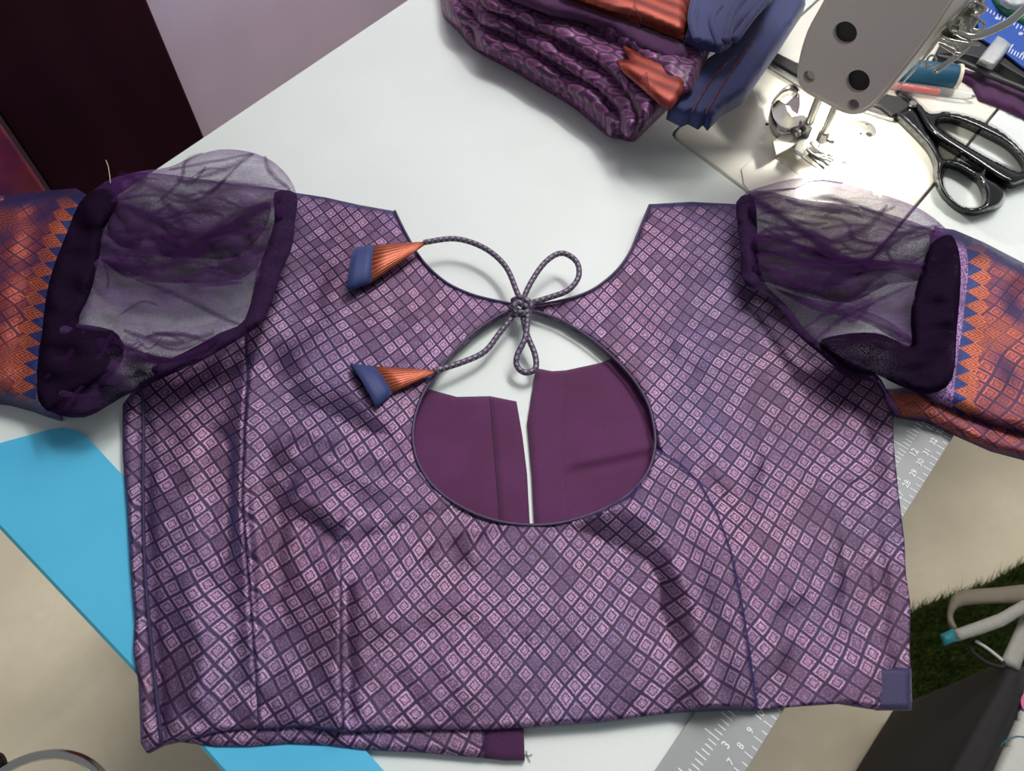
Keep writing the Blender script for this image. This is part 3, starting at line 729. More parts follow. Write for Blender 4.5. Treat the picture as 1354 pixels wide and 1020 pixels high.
for pts, w in (([(560, 235), (640, 160), (660, 90), (720, 60)], 4), ([(400, 230), (540, 210), (700, 230), (860, 90)], 4), ([(380, 350), (520, 330), (650, 430), (800, 300), (900, 250)], 8),
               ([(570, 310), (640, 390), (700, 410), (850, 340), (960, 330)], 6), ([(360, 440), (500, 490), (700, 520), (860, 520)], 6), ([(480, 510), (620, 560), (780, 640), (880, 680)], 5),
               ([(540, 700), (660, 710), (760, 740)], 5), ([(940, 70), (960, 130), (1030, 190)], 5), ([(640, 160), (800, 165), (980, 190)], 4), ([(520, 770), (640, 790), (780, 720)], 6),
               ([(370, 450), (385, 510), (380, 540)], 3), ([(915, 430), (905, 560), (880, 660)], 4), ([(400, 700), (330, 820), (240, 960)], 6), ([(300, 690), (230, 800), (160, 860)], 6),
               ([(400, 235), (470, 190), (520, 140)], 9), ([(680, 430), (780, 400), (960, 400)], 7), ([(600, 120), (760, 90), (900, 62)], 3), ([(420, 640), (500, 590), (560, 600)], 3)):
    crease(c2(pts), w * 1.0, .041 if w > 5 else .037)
c7 = lambda pts: crop(954, 220, 2.55, pts)
ps = puff_root = mesh_obj('puff_sleeve', [P(1120, 400, .002), P(1121, 400, .002), P(1120, 401, .002)], [(0, 2, 1)], M['tulle2'], bl)
RO = c7([(60, 110), (160, 62), (280, 38), (400, 55), (560, 100), (680, 150), (770, 225), (800, 300), (808, 400), (795, 560), (780, 720), (700, 772), (600, 740), (520, 705), (440, 700), (370, 640), (290, 570), (200, 450), (110, 400), (70, 380), (58, 250)])
puff(RO, .011, .010, 30, 'tulle', 100)
puff(RO, .016, .016, 40, 'tulle', 103, amp=.004)
puff(c7([(75, 120), (150, 85), (260, 110), (420, 130), (560, 160), (680, 200), (760, 240), (700, 300), (680, 380), (560, 400), (430, 460), (300, 440), (150, 390), (80, 370)]), .022, .012, 24, 'tulle2', 107, amp=.005, wl=50)
puff(c7([(100, 230), (250, 260), (400, 300), (560, 320), (690, 340), (670, 390), (560, 360), (430, 455), (300, 430), (130, 370)]), .030, .008, 16, 'tulle2', 109, amp=.004, wl=45)
puff(c7([(180, 410), (300, 450), (430, 470), (560, 520), (650, 590), (600, 590), (470, 520), (330, 490), (240, 450)]), .028, .005, 10, 'tulle2', 111, amp=.002)
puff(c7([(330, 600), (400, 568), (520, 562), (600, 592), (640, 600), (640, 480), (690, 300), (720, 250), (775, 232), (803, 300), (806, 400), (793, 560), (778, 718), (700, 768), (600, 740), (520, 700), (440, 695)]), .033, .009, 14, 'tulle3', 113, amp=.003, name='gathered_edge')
puff(c7([(50, 120), (110, 105), (122, 250), (132, 392), (165, 420), (230, 480), (290, 560), (400, 640), (520, 700), (560, 760), (600, 830), (570, 830), (520, 730), (430, 715), (340, 640), (250, 560), (190, 465), (130, 420), (75, 385), (62, 250)]), .030, .004, 8, 'binding', 117, amp=.001, name='armhole_band')
for pts, w in (([(110, 110), (240, 190), (380, 290), (480, 340)], 8), ([(740, 200), (600, 230), (520, 300), (440, 350)], 6), ([(120, 250), (260, 270), (380, 320), (560, 330)], 6), ([(130, 280), (280, 320), (430, 350), (680, 340)], 5),
               ([(190, 420), (330, 470), (500, 520), (640, 590)], 5), ([(310, 590), (430, 500), (640, 400)], 5), ([(280, 545), (420, 450), (560, 390)], 4), ([(270, 110), (420, 120), (600, 190), (720, 220)], 4),
               ([(160, 150), (330, 170), (420, 190), (450, 250), (540, 260)], 5), ([(120, 180), (220, 210), (330, 240)], 4), ([(60, 120), (150, 90), (250, 75)], 3), ([(120, 330), (240, 380), (400, 400)], 5),
               ([(640, 220), (560, 280), (600, 330), (690, 300)], 4), ([(400, 570), (450, 585), (530, 570)], 4), ([(140, 210), (300, 290), (420, 345)], 6)):
    crease(c7(pts), w * 1.0, .039 if w > 5 else .036)
PL = [o for o in bl.children if o.name.startswith('puff_sleeve')]
puff_root = PL[0]
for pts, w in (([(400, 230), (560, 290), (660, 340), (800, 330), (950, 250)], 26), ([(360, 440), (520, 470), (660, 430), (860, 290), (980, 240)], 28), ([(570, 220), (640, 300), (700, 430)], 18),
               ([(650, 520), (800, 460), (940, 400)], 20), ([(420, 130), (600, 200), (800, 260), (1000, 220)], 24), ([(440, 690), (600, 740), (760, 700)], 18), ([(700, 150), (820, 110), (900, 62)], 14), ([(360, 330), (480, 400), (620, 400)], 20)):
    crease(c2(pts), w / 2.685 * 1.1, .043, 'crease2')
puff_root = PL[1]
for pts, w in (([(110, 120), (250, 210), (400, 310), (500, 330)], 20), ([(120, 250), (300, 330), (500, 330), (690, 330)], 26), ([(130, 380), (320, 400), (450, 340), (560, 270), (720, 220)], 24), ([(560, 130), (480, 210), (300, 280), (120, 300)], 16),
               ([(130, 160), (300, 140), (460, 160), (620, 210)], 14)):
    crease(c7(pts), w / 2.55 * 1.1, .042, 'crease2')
rs = random.Random(12)
def fine(cv, n, x0, x1, y0, y1, slope, z, side):
    """small slack wrinkles in the net"""
    global puff_root
    puff_root = side
    for i in range(n):
        x, y = rs.uniform(x0, x1), rs.uniform(y0, y1); l = rs.uniform(60, 200); a = slope + rs.gauss(0, .2); b = rs.gauss(0, 18)
        crease(cv([(x, y), (x + l * .5 * math.cos(a), y + l * .5 * math.sin(a) + b), (x + l * math.cos(a), y + l * math.sin(a))]), rs.uniform(2, 5), z + rs.uniform(0, .004))
PUFFS = [o for o in bl.children if o.name.startswith('puff_sleeve')]
fine(c2, 20, 330, 740, 230, 480, .05, .040, PUFFS[0]); fine(c2, 5, 560, 740, 140, 240, -.2, .036, PUFFS[0]); fine(c2, 8, 330, 560, 690, 780, .15, .038, PUFFS[0])
pass
fine(c7, 24, 110, 480, 190, 400, .12, .040, PUFFS[1]); fine(c7, 6, 200, 480, 100, 190, .2, .036, PUFFS[1]); fine(c7, 4, 260, 400, 450, 540, -.4, .036, PUFFS[1])
for pts in ([(140, 212), (143, 220), (145, 232), (146, 242)],): tube('loose_thread', [P(x, y, max(.03, float(wall_z([x], [y], .03)[0]))) for i, (x, y) in enumerate(pts)], .00025, M['ivory'], bl, sides=6)
for pts in ([(690, 996), (697, 1000), (704, 998)], [(696, 993), (697, 1000), (701, 1008)]): tube('loose_thread', [P(x, y, .001) for x, y in pts], .0002, M['plum_dark'], bl, sides=6)

# ------------------------------------------------------------------ folded saree
sr = thing('folded_saree', 'thick folded plum brocade saree with copper border and navy edge on white table', 'saree')
c3 = lambda pts: crop(560, 0, 3.385, pts)
far = (1700, -330)
def sar_uv(px, py, V):
    a = math.radians(-34); x, y = V[:, 0], V[:, 1]
    return np.stack([(x * math.cos(a) + y * math.sin(a)) / .019, (-x * math.sin(a) + y * math.cos(a)) / .0085], 1)
def rl(lower, z0, th, r, name='fold', key='saree', extra=((1200, 420), (1500, -300), (300, -330)), seed=1):
    poly = c3(list(lower) + list(extra))
    return sheet(name, smooth(c3(lower), False, 3) + c3(extra), z0, th, r, M[key], sr, step=7, hf=lambda px, py: wave(px, py, seed, 50, .0016), uvf=sar_uv, zb=z0 - .004 if z0 > .005 else .0004)
rl([(60, -200), (78, 10), (95, 75), (150, 130), (225, 215), (380, 300), (540, 395), (680, 480), (820, 598), (880, 615), (935, 628), (975, 600), (1090, 490)], .002, .016, 16, seed=201)
rl([(75, -200), (100, 20), (135, 85), (215, 130), (245, 200), (330, 240), (480, 320), (640, 415), (790, 530), (835, 590), (880, 580), (960, 580), (1090, 480)], .018, .013, 15, seed=203)
rl([(130, -200), (160, 0), (215, 50), (255, 110), (400, 175), (560, 275), (690, 350), (800, 430), (870, 495), (890, 570), (940, 590), (1080, 470)], .031, .013, 16, seed=205)
rl([(200, -200), (240, -20), (290, 50), (430, 100), (560, 165), (700, 240), (830, 330), (910, 430), (960, 520), (965, 580), (1070, 480)], .044, .013, 18, seed=207)
rl([(300, -200), (330, -60), (420, 0), (560, 60), (720, 100), (880, 200), (1000, 300), (1090, 380), (1130, 420)], .057, .011, 20, seed=209)
def stripe_uv(px, py, V):
    a = math.radians(-34); x, y = V[:, 0], V[:, 1]
    return np.stack([(x * math.cos(a) + y * math.sin(a)), (-x * math.sin(a) + y * math.cos(a))], 1)
def sband(name, pts, z0, th, r, key, seed, zb=None):
    return sheet(name, pts, z0, th, r, M[key], sr, step=6, hf=lambda px, py: wave(px, py, seed, 60, .0004), uvf=stripe_uv, zb=z0 - .003 if zb is None else zb)
# lower border face with its zig-zag start
sband('copper_border', c3([(895, 205), (1000, 245), (1100, 285), (1185, 345), (1165, 400), (1110, 478), (1060, 455), (985, 385), (900, 315), (865, 270), (930, 268)]), .064, .003, 7, 'copper_stack', 211)
sband('navy_edge', c3([(1185, 345), (1260, 270), (1360, 200), (1480, 40), (1560, -120), (1700, -120), (1710, 20), (1600, 190), (1440, 420), (1345, 475), (1282, 540), (1262, 515), (1240, 535), (1195, 510), (1165, 522), (1095, 488), (1150, 420)]), .050, .006, 10, 'navy2', 213, zb=.04)
for k, pts in enumerate(([(1400, 250), (1300, 340), (1200, 505)], [(1480, 180), (1370, 330), (1262, 510)])):
    tube('edge_stitching', [P(*c3([p])[0], .0575) for p in pts], .0004, M['copper_stack'], sr, sides=6)
# upper fold: plum ridge, copper border, navy rolls
sband('fold', c3([(240, -120), (560, -120), (700, -10), (850, 60), (960, 110), (1120, 165), (1170, 200), (1190, 260), (1100, 275), (960, 215), (850, 130), (700, 80), (560, 50), (400, -10)]), .066, .005, 14, 'plum_dark', 215)
sband('copper_border', c3([(520, -160), (1200, -160), (1192, 0), (1190, 90), (1165, 165), (1080, 135), (960, 85), (830, 55), (700, 10), (620, -20)]), .072, .010, 18, 'copper_stack', 217)
sband('navy_edge', c3([(1195, -160), (1640, -160), (1560, 0), (1440, 110), (1370, 200), (1325, 225), (1230, 205), (1170, 170), (1190, 90)]), .072, .008, 12, 'navy2', 219)
for pts, r_ in (([(1215, 0), (1200, 90), (1225, 180)], .0035), ([(1330, 20), (1290, 90), (1330, 210)], .003), ([(1440, -20), (1380, 60), (1350, 190)], .004), ([(1560, -40), (1480, 60), (1390, 180)], .0035)):
    tube('rolled_layer', [P(*c3([p])[0], .080) for p in pts], r_, M['navy2'], sr, flat=.6)
for pts in ([(915, 75), (945, 10), (975, 95)], [(925, 60), (945, 28), (962, 72)], [(960, 360), (1000, 325), (1010, 410)]):
    z = .0835 if pts[0][1] < 200 else .0695
    tube('woven_chevron', [P(*c3([p])[0], z) for p in pts], .0003, M['plum_dark'], sr, sm=1, sides=6)

# ------------------------------------------------------------------ sewing machine
mc = thing('sewing_machine', 'cream industrial sewing machine head with chrome needle bar over lit white bed', 'sewing machine')
def inset(pts, g):
    c = np.mean(pts, 0); out = []
    n = len(pts)
    for i in range(n):
        p0, p1, p2 = map(np.array, (pts[i - 1], pts[i], pts[(i + 1) % n])); d1 = unit(p1 - p0); d2 = unit(p2 - p1)
        n1 = np.array([-d1[1], d1[0]]); n2 = np.array([-d2[1], d2[0]])
        if n1 @ (c - p1) < 0: n1 = -n1
        if n2 @ (c - p1) < 0: n2 = -n2
        m = n1 + n2; m = m / (m @ m) * 2; out.append(tuple(p1 + m * g))
    return out
plate('bed', inset([tuple(c) for c in cut], .0022), lambda x, y: (x, y, .0004), (0, 0, -.022), M['bed'], mc, bevel=.0015)
zt = .0006
c6 = lambda pts: crop(980, 60, 5.1, pts)
npl = c6([(210, 640), (330, 545), (480, 500), (620, 580), (700, 640), (745, 700), (765, 790), (740, 860), (690, 925), (560, 905), (460, 915), (340, 840), (235, 760)])
hole1 = [(c6([(700, 808)])[0][0] + 5.5 * math.cos(a / 12 * 6.283), c6([(700, 808)])[0][1] + 4.5 * math.sin(a / 12 * 6.283)) for a in range(12)]
npo = plate('needle_plate', npl, lambda x, y: P(x, y, .0014), (0, 0, -.0010), M['plate'], mc, holes=[hole1], bevel=.0003)
plate('screw_recess', [(x, y) for x, y in hole1], lambda x, y: P(x, y, .0007), (0, 0, -.0002), M['steel'], npo)
sl = plate('slide_plate', c6([(0, 835), (205, 640), (232, 765), (460, 915), (380, 960), (60, 985), (20, 940)]), lambda x, y: P(x, y, .0011), (0, 0, -.0007), M['bed'], mc, bevel=.0003)
for i in range(3):
    a, b = c6([(455 + i * 30, 735 + i * -18), (560 + i * 22, 830 - i * 22)])
    tube('feed_dog', [P(*a, .0019), P(*b, .0019)], .0009, M['steel'], mc, sm=1, sides=8)
cc = P(1140, 172, 0)
lathe('oil_cap', (cc[0], cc[1], .0004), (0, 0, 1), [(0, .0112), (.0008, .0112), (.0011, .0108)], M['plate'], mc)
for dx, dy, r_ in ((8, 8, .0028), (-3, 7, .0012), (5, -5, .0012)):
    q = P(1140 + dx, 172 + dy, 0); lathe('cap_screw', (q[0], q[1], .0013), (0, 0, 1), [(0, r_), (.0006, r_ * .9)], M['steel' if r_ > .002 else 'chrome'], mc, 16)
q = P(1014, 165, 0); lathe('bed_screw', (q[0], q[1], .0003), (0, 0, 1), [(0, .0016), (.0006, .0014)], M['dark'], mc, 16)
q = P(1297, 268 - 0, 0)
# head
NQ = P(1077, 207, 0); FQ = NQ - AX * .015
FX = np.array([AX[1], -AX[0], 0])
fc = [(1020, -260), (1096, -12), (1083, 12), (1068, 40), (1058, 72), (1054, 100), (1058, 114), (1068, 124), (1090, 136), (1110, 147), (1122, 151), (1134, 151), (1148, 146), (1164, 132), (1182, 110), (1206, 80), (1230, 48), (1250, 18), (1266, -8), (1420, -260)]
def circ(cx, cy, rx, ry=None, n=24): return [(cx + rx * math.cos(2 * math.pi * k / n), cy + (ry or rx) * math.sin(2 * math.pi * k / n)) for k in range(n)]
hol = [circ(1117, 44, 15.5, 15), circ(1134, 108, 15.5, 15), circ(1069, 102, 8, 8), circ(1128, 139, 7.5, 7)]
hd = plate('head', smooth(fc[1:-1], False, 3) + [fc[-1], fc[0]], lambda x, y: PV(x, y, FQ, AX), AX * .11, M['cream'], mc, bevel=.0035, segs=4)
fp = plate('face_plate', smooth([(x, y) for x, y in [(1098, -12), (1085, 13), (1070, 41), (1060, 72), (1057, 98), (1061, 111), (1070, 121), (1092, 133), (1112, 143), (1123, 147), (1134, 147), (1146, 142), (1161, 129), (1179, 107), (1203, 77), (1227, 45), (1247, 15), (1262, -8)]], False, 3) + [(1410, -260), (1030, -260)], lambda x, y: PV(x, y, FQ - AX * .006, AX), AX * .0055, M['cream'], mc, holes=hol, bevel=.0008, segs=2)
for i, h in enumerate(hol):
    cx, cy = np.mean(h, 0); r0 = 16.5 if i < 2 else 8.5
    plate('hole_shade_disc' if i < 2 else 'face_screw', circ(cx, cy, r0), lambda x, y: PV(x, y, FQ - AX * .0022, AX), AX * .0015, M['dark' if i < 2 else 'steel'], fp)  # dark-coloured discs stand in for the shade inside the two open holes
# needle bar, presser bar and foot (all plumb)
def vert(x, y, z): q = P(x, y, 0); return np.array([q[0], q[1], z])
nb = np.array([NQ[0], NQ[1], 0])
lathe('needle_bar', nb + (0, 0, .022), (0, 0, 1), [(0, .0036), (.002, .0036), (.0022, .0033), (.06, .0033)], M['chrome'], mc, 24)
lathe('needle_clamp', nb + (0, 0, .016), (0, 0, 1), [(0, .003), (.001, .0046), (.009, .0046), (.010, .0036)], M['steel'], mc, 8, False)
tube('clamp_screw', [nb + np.array([0, 0, .020]), nb + FX * .010 + np.array([0, 0, .020])], .0016, M['steel'], mc, sm=1)
lathe('needle', nb + (0, 0, .001), (0, 0, 1), [(0, .0001), (.003, .0005), (.016, .0006)], M['steel'], mc, 12)
pbq = nb + AX * .000 - FX * .0155
pb = nb - FX * .0150 + AX * .0020
lathe('presser_bar', pb + (0, 0, .020), (0, 0, 1), [(0, .0038), (.062, .0038)], M['chrome'], mc, 24)
def box(name, c, hx, hy, z0, z1, mat, parent, ax=AX, by=FX, bevel=.0006):
    return plate(name, [(-hx, -hy), (hx, -hy), (hx, hy), (-hx, hy)], lambda x, y: c + ax * x + by * y + np.array([0, 0, z1 - c[2]]), (0, 0, z0 - z1), mat, parent, bevel=bevel)
ft = box('presser_foot', pb, .0052, .0052, .010, .026, M['steel'], mc)
tube('foot_screw', [pb + np.array([0, 0, .018]) - FX * .004 - AX * .006, pb + np.array([0, 0, .018]) - FX * .004 - AX * .0105], .0036, M['steel'], ft, sm=1, sides=16)
for s in (-1, 1):
    tube('foot_toe', [pb + np.array([0, 0, .012]), pb + FX * .008 + AX * s * .004 + np.array([0, 0, .005]), pb + FX * .018 + AX * s * .0036 + np.array([0, 0, .0030]), pb + FX * .030 + AX * s * .0034 + np.array([0, 0, .0052])], [.0024, .0022, .0019, .0012], M['steel'], ft, flat=.6)
tube('finger_guard', [P(1050, 178, .016), P(1062, 190, .010), P(1078, 203, .006), P(1092, 205, .006), P(1102, 197, .007), P(1112, 186, .010)], .0005, M['steel'], mc, sides=8)
tube('finger_guard', [P(1026, 184, .010), P(1050, 200, .006), P(1066, 212, .004), P(1086, 226, .004)], .0005, M['steel'], mc, sides=8)
# curved belt of sheet chrome behind the presser bar (thread cutter guard)
arc = c6([(395, 300), (360, 262), (305, 272), (250, 320), (208, 380), (206, 440), (225, 500), (262, 545), (320, 560), (400, 545), (455, 560)])
V = []; Fs = []
arcs = smooth(arc, False, 4)
for i, p in enumerate(arcs):
    t = i / (len(arcs) - 1); q = P(*p, .030 - .014 * t); V += [q, q + FX * .001 + np.array([0.0, 0, -.011 - .002 * t]) + AX * .0]
for i in range(len(arcs) - 1): Fs.append((2 * i, 2 * i + 1, 2 * i + 3, 2 * i + 2))
g = mesh_obj('thread_guard', V, Fs, M['chrome'], mc); s_ = g.modifiers.new('thickness', 'SOLIDIFY'); s_.thickness = .0009
plate('guard_bracket', c6([(205, 380), (262, 372), (300, 395), (312, 440), (345, 480), (420, 466), (485, 520), (455, 570), (470, 640), (420, 740), (360, 700), (400, 610), (380, 560), (300, 560), (250, 540), (215, 470)]), lambda x, y: P(x, y, .015), (0, 0, -.0015), M['steel'], mc, bevel=.0004)
plate('guard_bracket', c6([(300, 395), (395, 305), (398, 400), (385, 460), (340, 430), (320, 400)]), lambda x, y: P(x, y, .024), (0, 0, -.0012), M['chrome'], mc, bevel=.0003)
q = P(*c6([(420, 522)])[0], .0165); lathe('bracket_screw', q - np.array([0, 0, .001]), (0, 0, 1), [(0, .0034), (.0028, .0034), (.0034, .003)], M['steel'], mc, 20)
plate('white_foot_pad', c6([(215, 650), (330, 548), (400, 640), (300, 700), (235, 735)]), lambda x, y: P(x, y, .012), (0, 0, -.002), M['bed'], mc, bevel=.0005)
# thread guides at the operator's side of the face
c5 = lambda pts: crop(1154, 0, 6.77, pts)
zz = .135
tube('lifting_lever', [P(*c5([p])[0], zz) for p in [(1500, -60), (1354, 80), (1230, 190), (1080, 270), (950, 320), (850, 325), (760, 285)]], [.0028, .0028, .0028, .0027, .0026, .0024, .0022], M['chrome'], mc)
for pts, r_, dz in (([(770, 290), (690, 270), (720, 225), (770, 240), (775, 300), (720, 310)], .0007, 0), ([(590, 360), (660, 390), (760, 440), (750, 480), (650, 560), (545, 640)], .0010, .0), ([(560, 660), (680, 570), (800, 480), (870, 370)], .0010, .0),
                    ([(480, 600), (490, 530), (530, 495), (570, 530), (550, 590), (500, 600), (480, 620)], .0008, 0), ([(860, 60), (900, 20), (960, 40), (1000, 80), (960, 130), (900, 140)], .0012, .002), ([(880, 130), (940, 170), (1000, 220), (960, 270), (880, 260)], .0010, .002),
                    ([(940, 180), (900, 240), (870, 280)], .0010, .003), ([(620, 330), (700, 360), (860, 390), (960, 400)], .0010, 0), ([(730, 470), (800, 480), (870, 400), (900, 330)], .0011, .001), ([(760, 440), (720, 400), (640, 370)], .0013, .001)):
    tube('thread_guide', [P(*c5([p])[0], .128 + dz) for p in pts], r_, M['chrome'], mc, sides=8)
plate('tension_bracket', c5([(620, 270), (700, 200), (820, 60), (900, 0), (960, 0), (930, 60), (880, 180), (900, 300), (860, 390), (800, 480), (740, 440), (610, 360)]), lambda x, y: P(x, y, .122), (0, 0, -.004), M['steel'], mc, bevel=.0008)
plate('side_trim', c5([(215, 790), (380, 600), (600, 300), (700, 180), (900, -50), (925, -50), (705, 205), (620, 320), (540, 435), (390, 615), (222, 795)]), lambda x, y: P(x, y, .100), (0, 0, -.002), M['plate'], mc, bevel=.0008)
for cx, cy in ((930, 80), (735, 262)):
    q = P(*c5([(cx, cy)])[0], .124); lathe('tension_disc', q, (0, 0, 1), [(0, .0058), (.002, .0066), (.003, .0058), (.0034, .002), (.008, .002)], M['chrome'], mc, 24)
# the machine's own lamp, under the head
LFX, LZ = .004, .052
lp = nb - AX * .004 + FX * .012 + np.array([0, 0, .066])
lh = lathe('lamp_housing', nb + FX * LFX + AX * .020 + np.array([0, 0, LZ]), (0, 0, 1), [(0, .006), (.006, .006)], M['blackm'], mc, 20)
ll = bpy.data.lights.new('needle_lamp', 'AREA'); ll.shape = 'DISK'; ll.size = .012; ll.energy = .26; ll.color = (1, .97, .88)
lo = bpy.data.objects.new('needle_lamp', ll); COL.objects.link(lo); lo.location = nb + FX * LFX + AX * .020 + np.array([0, 0, LZ - .0008]); lo.parent = mc

# ------------------------------------------------------------------ scissors
sc = thing('scissors', 'large tailor scissors with glossy black handles lying behind the machine needle', 'scissors')
cs = lambda pts: crop(1160, 60, 4.43, pts)
plate('blade', [(996, 54), (1052, 82), (1172, 124), (1190, 128), (1206, 140), (1180, 152), (1165, 140), (1078, 112), (1010, 72)], lambda x, y: P(x, y, .009), (0, 0, -.0025), M['blade'], sc, bevel=.0005, holes=())
plate('blade', [(1000, 64), (1060, 100), (1078, 106), (1162, 134), (1184, 148), (1182, 158), (1158, 151), (1078, 123), (1020, 88)], lambda x, y: P(x, y, .0062), (0, 0, -.0025), M['steel'], sc, bevel=.0005)
# ring grips: outline with a real finger hole, thick and rounded
big_o = cs([(110, 258), (190, 290), (250, 330), (300, 378), (330, 388), (400, 378), (500, 395), (620, 435), (740, 500), (850, 600), (930, 720), (925, 780), (860, 800), (800, 822), (740, 806), (640, 745), (560, 690), (450, 620), (360, 560), (290, 500), (240, 420), (205, 352)])
big_h = cs([(352, 450), (430, 440), (520, 470), (650, 530), (760, 590), (830, 660), (862, 725), (830, 735), (780, 712), (640, 640), (500, 560), (400, 500)])
sml_o = cs([(92, 400), (140, 375), (205, 355), (250, 400), (300, 500), (350, 570), (390, 655), (430, 660), (490, 675), (560, 715), (600, 728), (640, 670), (670, 690), (650, 760), (700, 790), (750, 830), (760, 880), (720, 940), (640, 972), (560, 985), (480, 960), (410, 905), (360, 840), (335, 760), (335, 700), (300, 620), (230, 540), (150, 460)])
sml_h = cs([(395, 715), (450, 712), (520, 745), (590, 800), (622, 870), (610, 930), (560, 945), (490, 935), (430, 880), (395, 810)])
for o_, h_, z0, nm in ((big_o, big_h, .004, 'handle'), (sml_o, sml_h, .0035, 'handle')):
    o = sheet(nm, smooth(o_, True, 3), z0, .010, 9, M['black'], sc, step=3.2, holes=[smooth(h_, True, 3)], zb=.0008)
q = P(*cs([(205, 348)])[0], .012); lathe('pivot_screw', q, (0, 0, 1), [(0, .0035), (.002, .003)], M['steel'], sc, 20)

# ------------------------------------------------------------------ notions at the top right
sp = thing('thread_spool', 'spool of teal sewing thread with ivory end lying behind the pen', 'spool')
s0 = P(*c5([(330, 640)])[0], .012); s1 = P(*c5([(735, 690)])[0], .012); ax = unit(s1 - s0); ln = np.linalg.norm(s1 - s0)
s0 = s0 - ax * .012; ln += .012
lathe('thread', s0, ax, [(0, .0095), (.002, .0105), (ln - .002, .0105), (ln, .0098)], M['tealth'], sp)
lathe('spool_core', s0 - ax * .003, ax, [(0, .0112), (.002, .0112), (.0022, .006), (ln + .003, .006), (ln + .0032, .0112), (ln + .006, .0112)], M['ivory'], sp)
pn = thing('pen', 'clear plastic ball pen with red refill lying above the scissors', 'pen')
a = P(*c5([(-120, 720)])[0], .0055); b = P(*c5([(905, 865)])[0], .0055); ax = unit(b - a); ln = np.linalg.norm(b - a)
lathe('barrel', a, ax, [(0, .0040), (ln - .012, .0040), (ln - .004, .0030), (ln, .0016)], M['clear'], pn, 20)
lathe('refill', a + ax * .002, ax, [(0, .0022), (ln * .68, .0022)], M['red'], pn, 16)
lathe('tip', b - ax * .002, ax, [(0, .0014), (.004, .0004)], M['steel'], pn, 12)
tr = thing('tray', 'black rectangular plastic tray edge at the top right behind the spool', 'tray')
plate('tray_base', c5([(560, 480), (780, 470), (1150, 570), (1500, 780), (2000, 1000), (2200, 200), (1500, -300), (900, -200)]), lambda x, y: P(x, y, .010), (0, 0, -.009), M['blackm'], tr, bevel=.001)
tube('tray_rim', [P(*c5([p])[0], .012) for p in [(560, 500), (800, 560), (1060, 680), (1354, 800), (1800, 1010)]], .0030, M['blackm'], tr, flat=.8)
br = thing('measuring_scale', 'blue plastic measuring scale with white tick marks lying in the black tray', 'ruler')
bs = c5([(900, -80), (1070, -20), (1354, 110), (1900, 330), (1900, 830), (1354, 600), (1210, 490), (960, 330), (930, 100)])
plate('scale_body', bs, lambda x, y: P(x, y, .0135), (0, 0, -.002), M['blue'], br, bevel=.0004)
V = []; Fs = []
def tick(p, q, w=6):
    a_, b_ = c5([p, q]); d = unit(np.array(b_) - a_); n_ = np.array([-d[1], d[0]]) * .55; k = len(V)
    for s in (np.array(a_) - n_, np.array(a_) + n_, np.array(b_) + n_, np.array(b_) - n_): V.append(P(*s, .0137))
    Fs.append((k, k + 1, k + 2, k + 3))
for i in range(26):
    x0, y0 = 1005 + i * 30, 60 + i * 15.5
    tick((x0, y0), (x0 - 14 - (8 if i % 5 == 0 else 0), y0 + 26 + (14 if i % 5 == 0 else 0)))
for i in range(20):
    x0, y0 = 1215 + i * 24, 468 + i * 13
    tick((x0, y0), (x0 + 20 + (14 if i % 5 == 0 else 0), y0 - 38 - (24 if i % 5 == 0 else 0)))
o = mesh_obj('scale_marks', V, Fs, M['white'], br, smooth_=False); o['kind'] = 'stuff'
xd = P(1354, 30, .0138) - P(1300, 5, .0138)
for tx, p, sz in (('9', (1115, 160), .007), ('8', (1325, 300), .007), ('1', (1250, 405), .006), ('2', (1345, 480), .006)):
    text('numeral', tx, P(*c5([p])[0], .0138), -unit(xd), np.cross([0, 0, 1], -unit(xd)), sz, M['white'], br)
gr = sheet('green_cloth_scrap', c5([(1060, -60), (1110, 30), (1180, 100), (1260, 135), (1354, 190), (1500, 260), (1500, 80), (1354, -20), (1200, -120)]), .0165, .002, 4, M['green'], None, step=4, hf=lambda x, y: wave(x, y, 5, 14, .0008), zb=.0142)
tag(gr, 'green cloth scrap lying over the blue measuring scale', 'cloth')
wr = sheet('tissue_wad', c5([(1130, -90), (1150, 20), (1210, 60), (1290, 80), (1354, 60), (1440, 40), (1440, -90)]), .021, .005, 6, M['rubber'], None, step=4, hf=lambda x, y: wave(x, y, 6, 12, .001), zb=.019)
tag(wr, 'crumpled white tissue on the green cloth scrap at the top edge', 'tissue')
er = sheet('eraser', c5([(1120, 318), (1180, 350), (1238, 400), (1170, 500), (1085, 605), (1010, 575), (940, 545), (1010, 450)]), .017, .006, 6, M['rubber'], None, step=3, zb=.0142)
tag(er, 'milky white rubber block lying across the edge of the blue scale', 'eraser')
pc = sheet('purple_cloth_scrap', c5([(560, 560), (760, 600), (1060, 690), (1354, 820), (1700, 980), (1700, 1250), (1354, 1040), (1180, 960), (960, 880), (900, 760), (800, 700), (700, 640)]), .0035, .002, 5, M['plum_dark'], None, step=5, hf=lambda x, y: wave(x, y, 7, 30, .0008), zb=.0008)
tag(pc, 'flat dark purple cloth scrap between the black tray and the scissors', 'cloth')

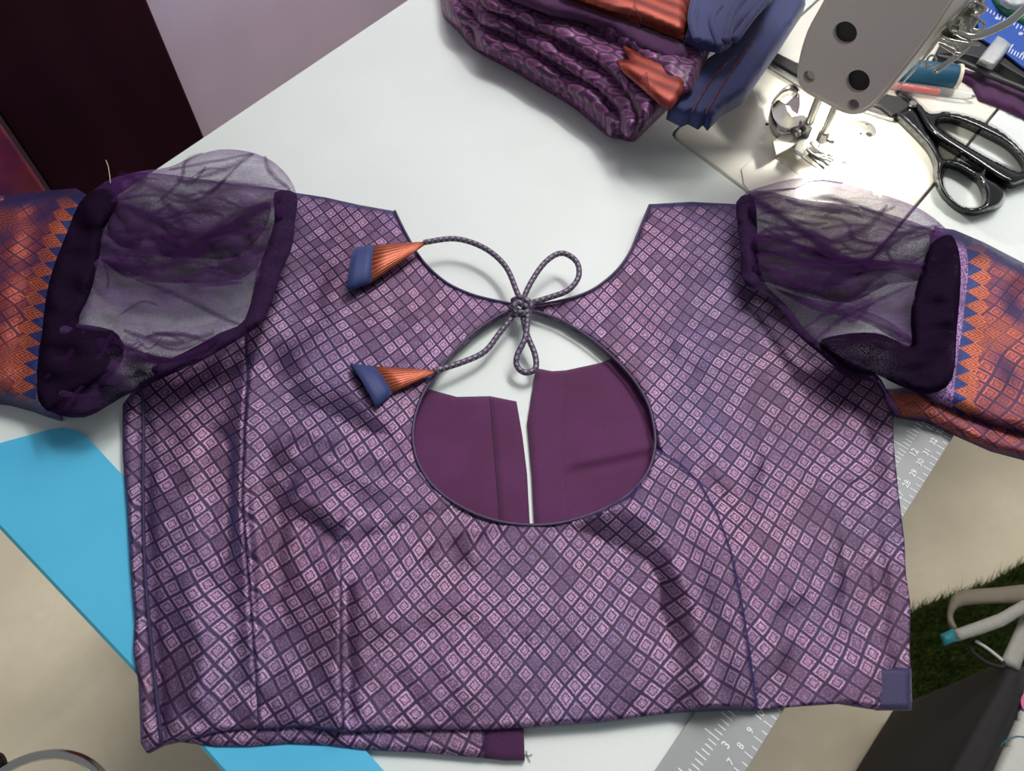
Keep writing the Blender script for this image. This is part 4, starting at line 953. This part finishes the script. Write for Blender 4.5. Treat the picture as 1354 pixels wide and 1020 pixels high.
# ------------------------------------------------------------------ floor level: grass mat, bag, stool ring
gm = thing('grass_mat', 'dark green artificial grass mat on the beige floor at bottom right', 'mat')
GZ = -.75
gp = [(1195, 815), (1240, 795), (1300, 775), (1354, 745), (1450, 700), (1560, 1150), (1330, 1150), (1262, 1050), (1235, 990), (1210, 930), (1198, 870)]
plate('mat_backing', gp, lambda x, y: P(x, y, GZ + .008), (0, 0, -.0078), M['grassb'], gm)
a_ = np.array(gp); rs = random.Random(4); V = []; Fs = []; N = 0
xs = np.array([rs.uniform(a_[:, 0].min(), a_[:, 0].max()) for _ in range(52000)]); ys = np.array([rs.uniform(a_[:, 1].min(), a_[:, 1].max()) for _ in range(52000)])
m = inside(xs, ys, gp); xs, ys = xs[m], ys[m]; B = PA(xs, ys, GZ + .008)
for b in B:
    an = rs.uniform(0, 6.28); w = .0009; h = rs.uniform(.018, .034); ln = rs.uniform(.004, .020); la = rs.gauss(1.2, 1.1)
    s = np.array([math.cos(an), math.sin(an), 0]) * w; k = len(V)
    V += [b - s, b + s, b + np.array([math.cos(la) * ln, math.sin(la) * ln, h])]; Fs.append((k, k + 1, k + 2))
o = mesh_obj('grass_pile', V, Fs, M['grass'], gm, smooth_=False); o['kind'] = 'stuff'
bg = thing('cloth_bag', 'black and white cloth bag with loose straps standing on the grass mat', 'bag')
BZ = -.42
sheet('bag_panel', [(1330, 874), (1358, 884), (1352, 930), (1312, 1022), (1290, 1090), (1215, 1090), (1248, 1020), (1290, 945)], BZ, .02, 16, M['bagb'], bg, step=8, zb=-.71)
sheet('bag_panel', [(1352, 900), (1470, 900), (1470, 1090), (1290, 1090), (1312, 1020), (1338, 957)], BZ - .012, .02, 14, M['bagw'], bg, step=8, zb=-.71)
plate('printed_spot', circ(1357, 928, 7, 12), lambda x, y: P(x, y, BZ + .0095), (0, 0, -.001), M['pink'], bg)
tube('teal_piping', [P(x, y, BZ + .009) for x, y in [(1322, 988), (1332, 978), (1345, 974), (1362, 976)]], .0005, M['tealp'], bg, sides=6)
def strap(pts, mat, name='strap', z=BZ + .03, parent=bg): return sheet(name, pts, z, .003, 5, M[mat], parent, step=5, zb=z - .003)
strap([(1324, 876), (1345, 830), (1352, 812), (1400, 780), (1400, 830), (1362, 850), (1348, 886)], 'strapw', z=BZ + .02)
strap(smooth([(1256, 800), (1262, 786), (1280, 780), (1320, 777), (1400, 770), (1400, 794), (1330, 797), (1290, 799), (1268, 803), (1260, 816), (1266, 832), (1258, 830), (1254, 815)], True, 3), 'strapb', z=BZ + .035)
strap([(1262, 833), (1290, 823), (1320, 812), (1352, 794), (1400, 780), (1400, 800), (1354, 812), (1328, 828), (1300, 838), (1267, 848)], 'strapw', z=BZ + .045)
strap([(1244, 839), (1261, 831), (1266, 848), (1250, 854)], 'tealp', 'strap_tip', z=BZ + .046)
tube('cord_loop', [P(x, y, BZ + .02) for x, y in [(1276, 848), (1286, 862), (1304, 876), (1326, 882), (1322, 870), (1300, 856), (1286, 846)]], .0022, M['bagb'], bg, sides=8)
tube('white_lace', [P(x, y, BZ + .026) for x, y in [(1290, 848), (1306, 858), (1326, 874)]], .0016, M['bagw'], bg, sides=8)
st = thing('stool_frame', 'chrome round stool frame rim with black end cap at bottom left corner', 'stool')
SZ = -.28
ctr = P(38, 1120, SZ); rad = np.linalg.norm(P(38, 1003, SZ) - ctr)
ring = [ctr + rad * np.array([math.cos(t), math.sin(t), 0]) for t in np.linspace(0, 2 * math.pi, 33)[:-1]]
tube('rim', ring, .0042, M['chrome'], st, closed=True, sm=2)
for t in (0.15, 1.72, 3.3, 4.8):
    p = ctr + rad * np.array([math.cos(t), math.sin(t), 0])
    if t != 1.72: tube('leg', [p, p + np.array([math.cos(t) * .03, math.sin(t) * .03, -.463])], .006, M['chrome'], st, sm=1)
a = P(-4, 1009, SZ); tube('end_cap', [P(-14, 1016, SZ), a, P(4, 1004, SZ)], .0062, M['blackm'], st, sm=2)
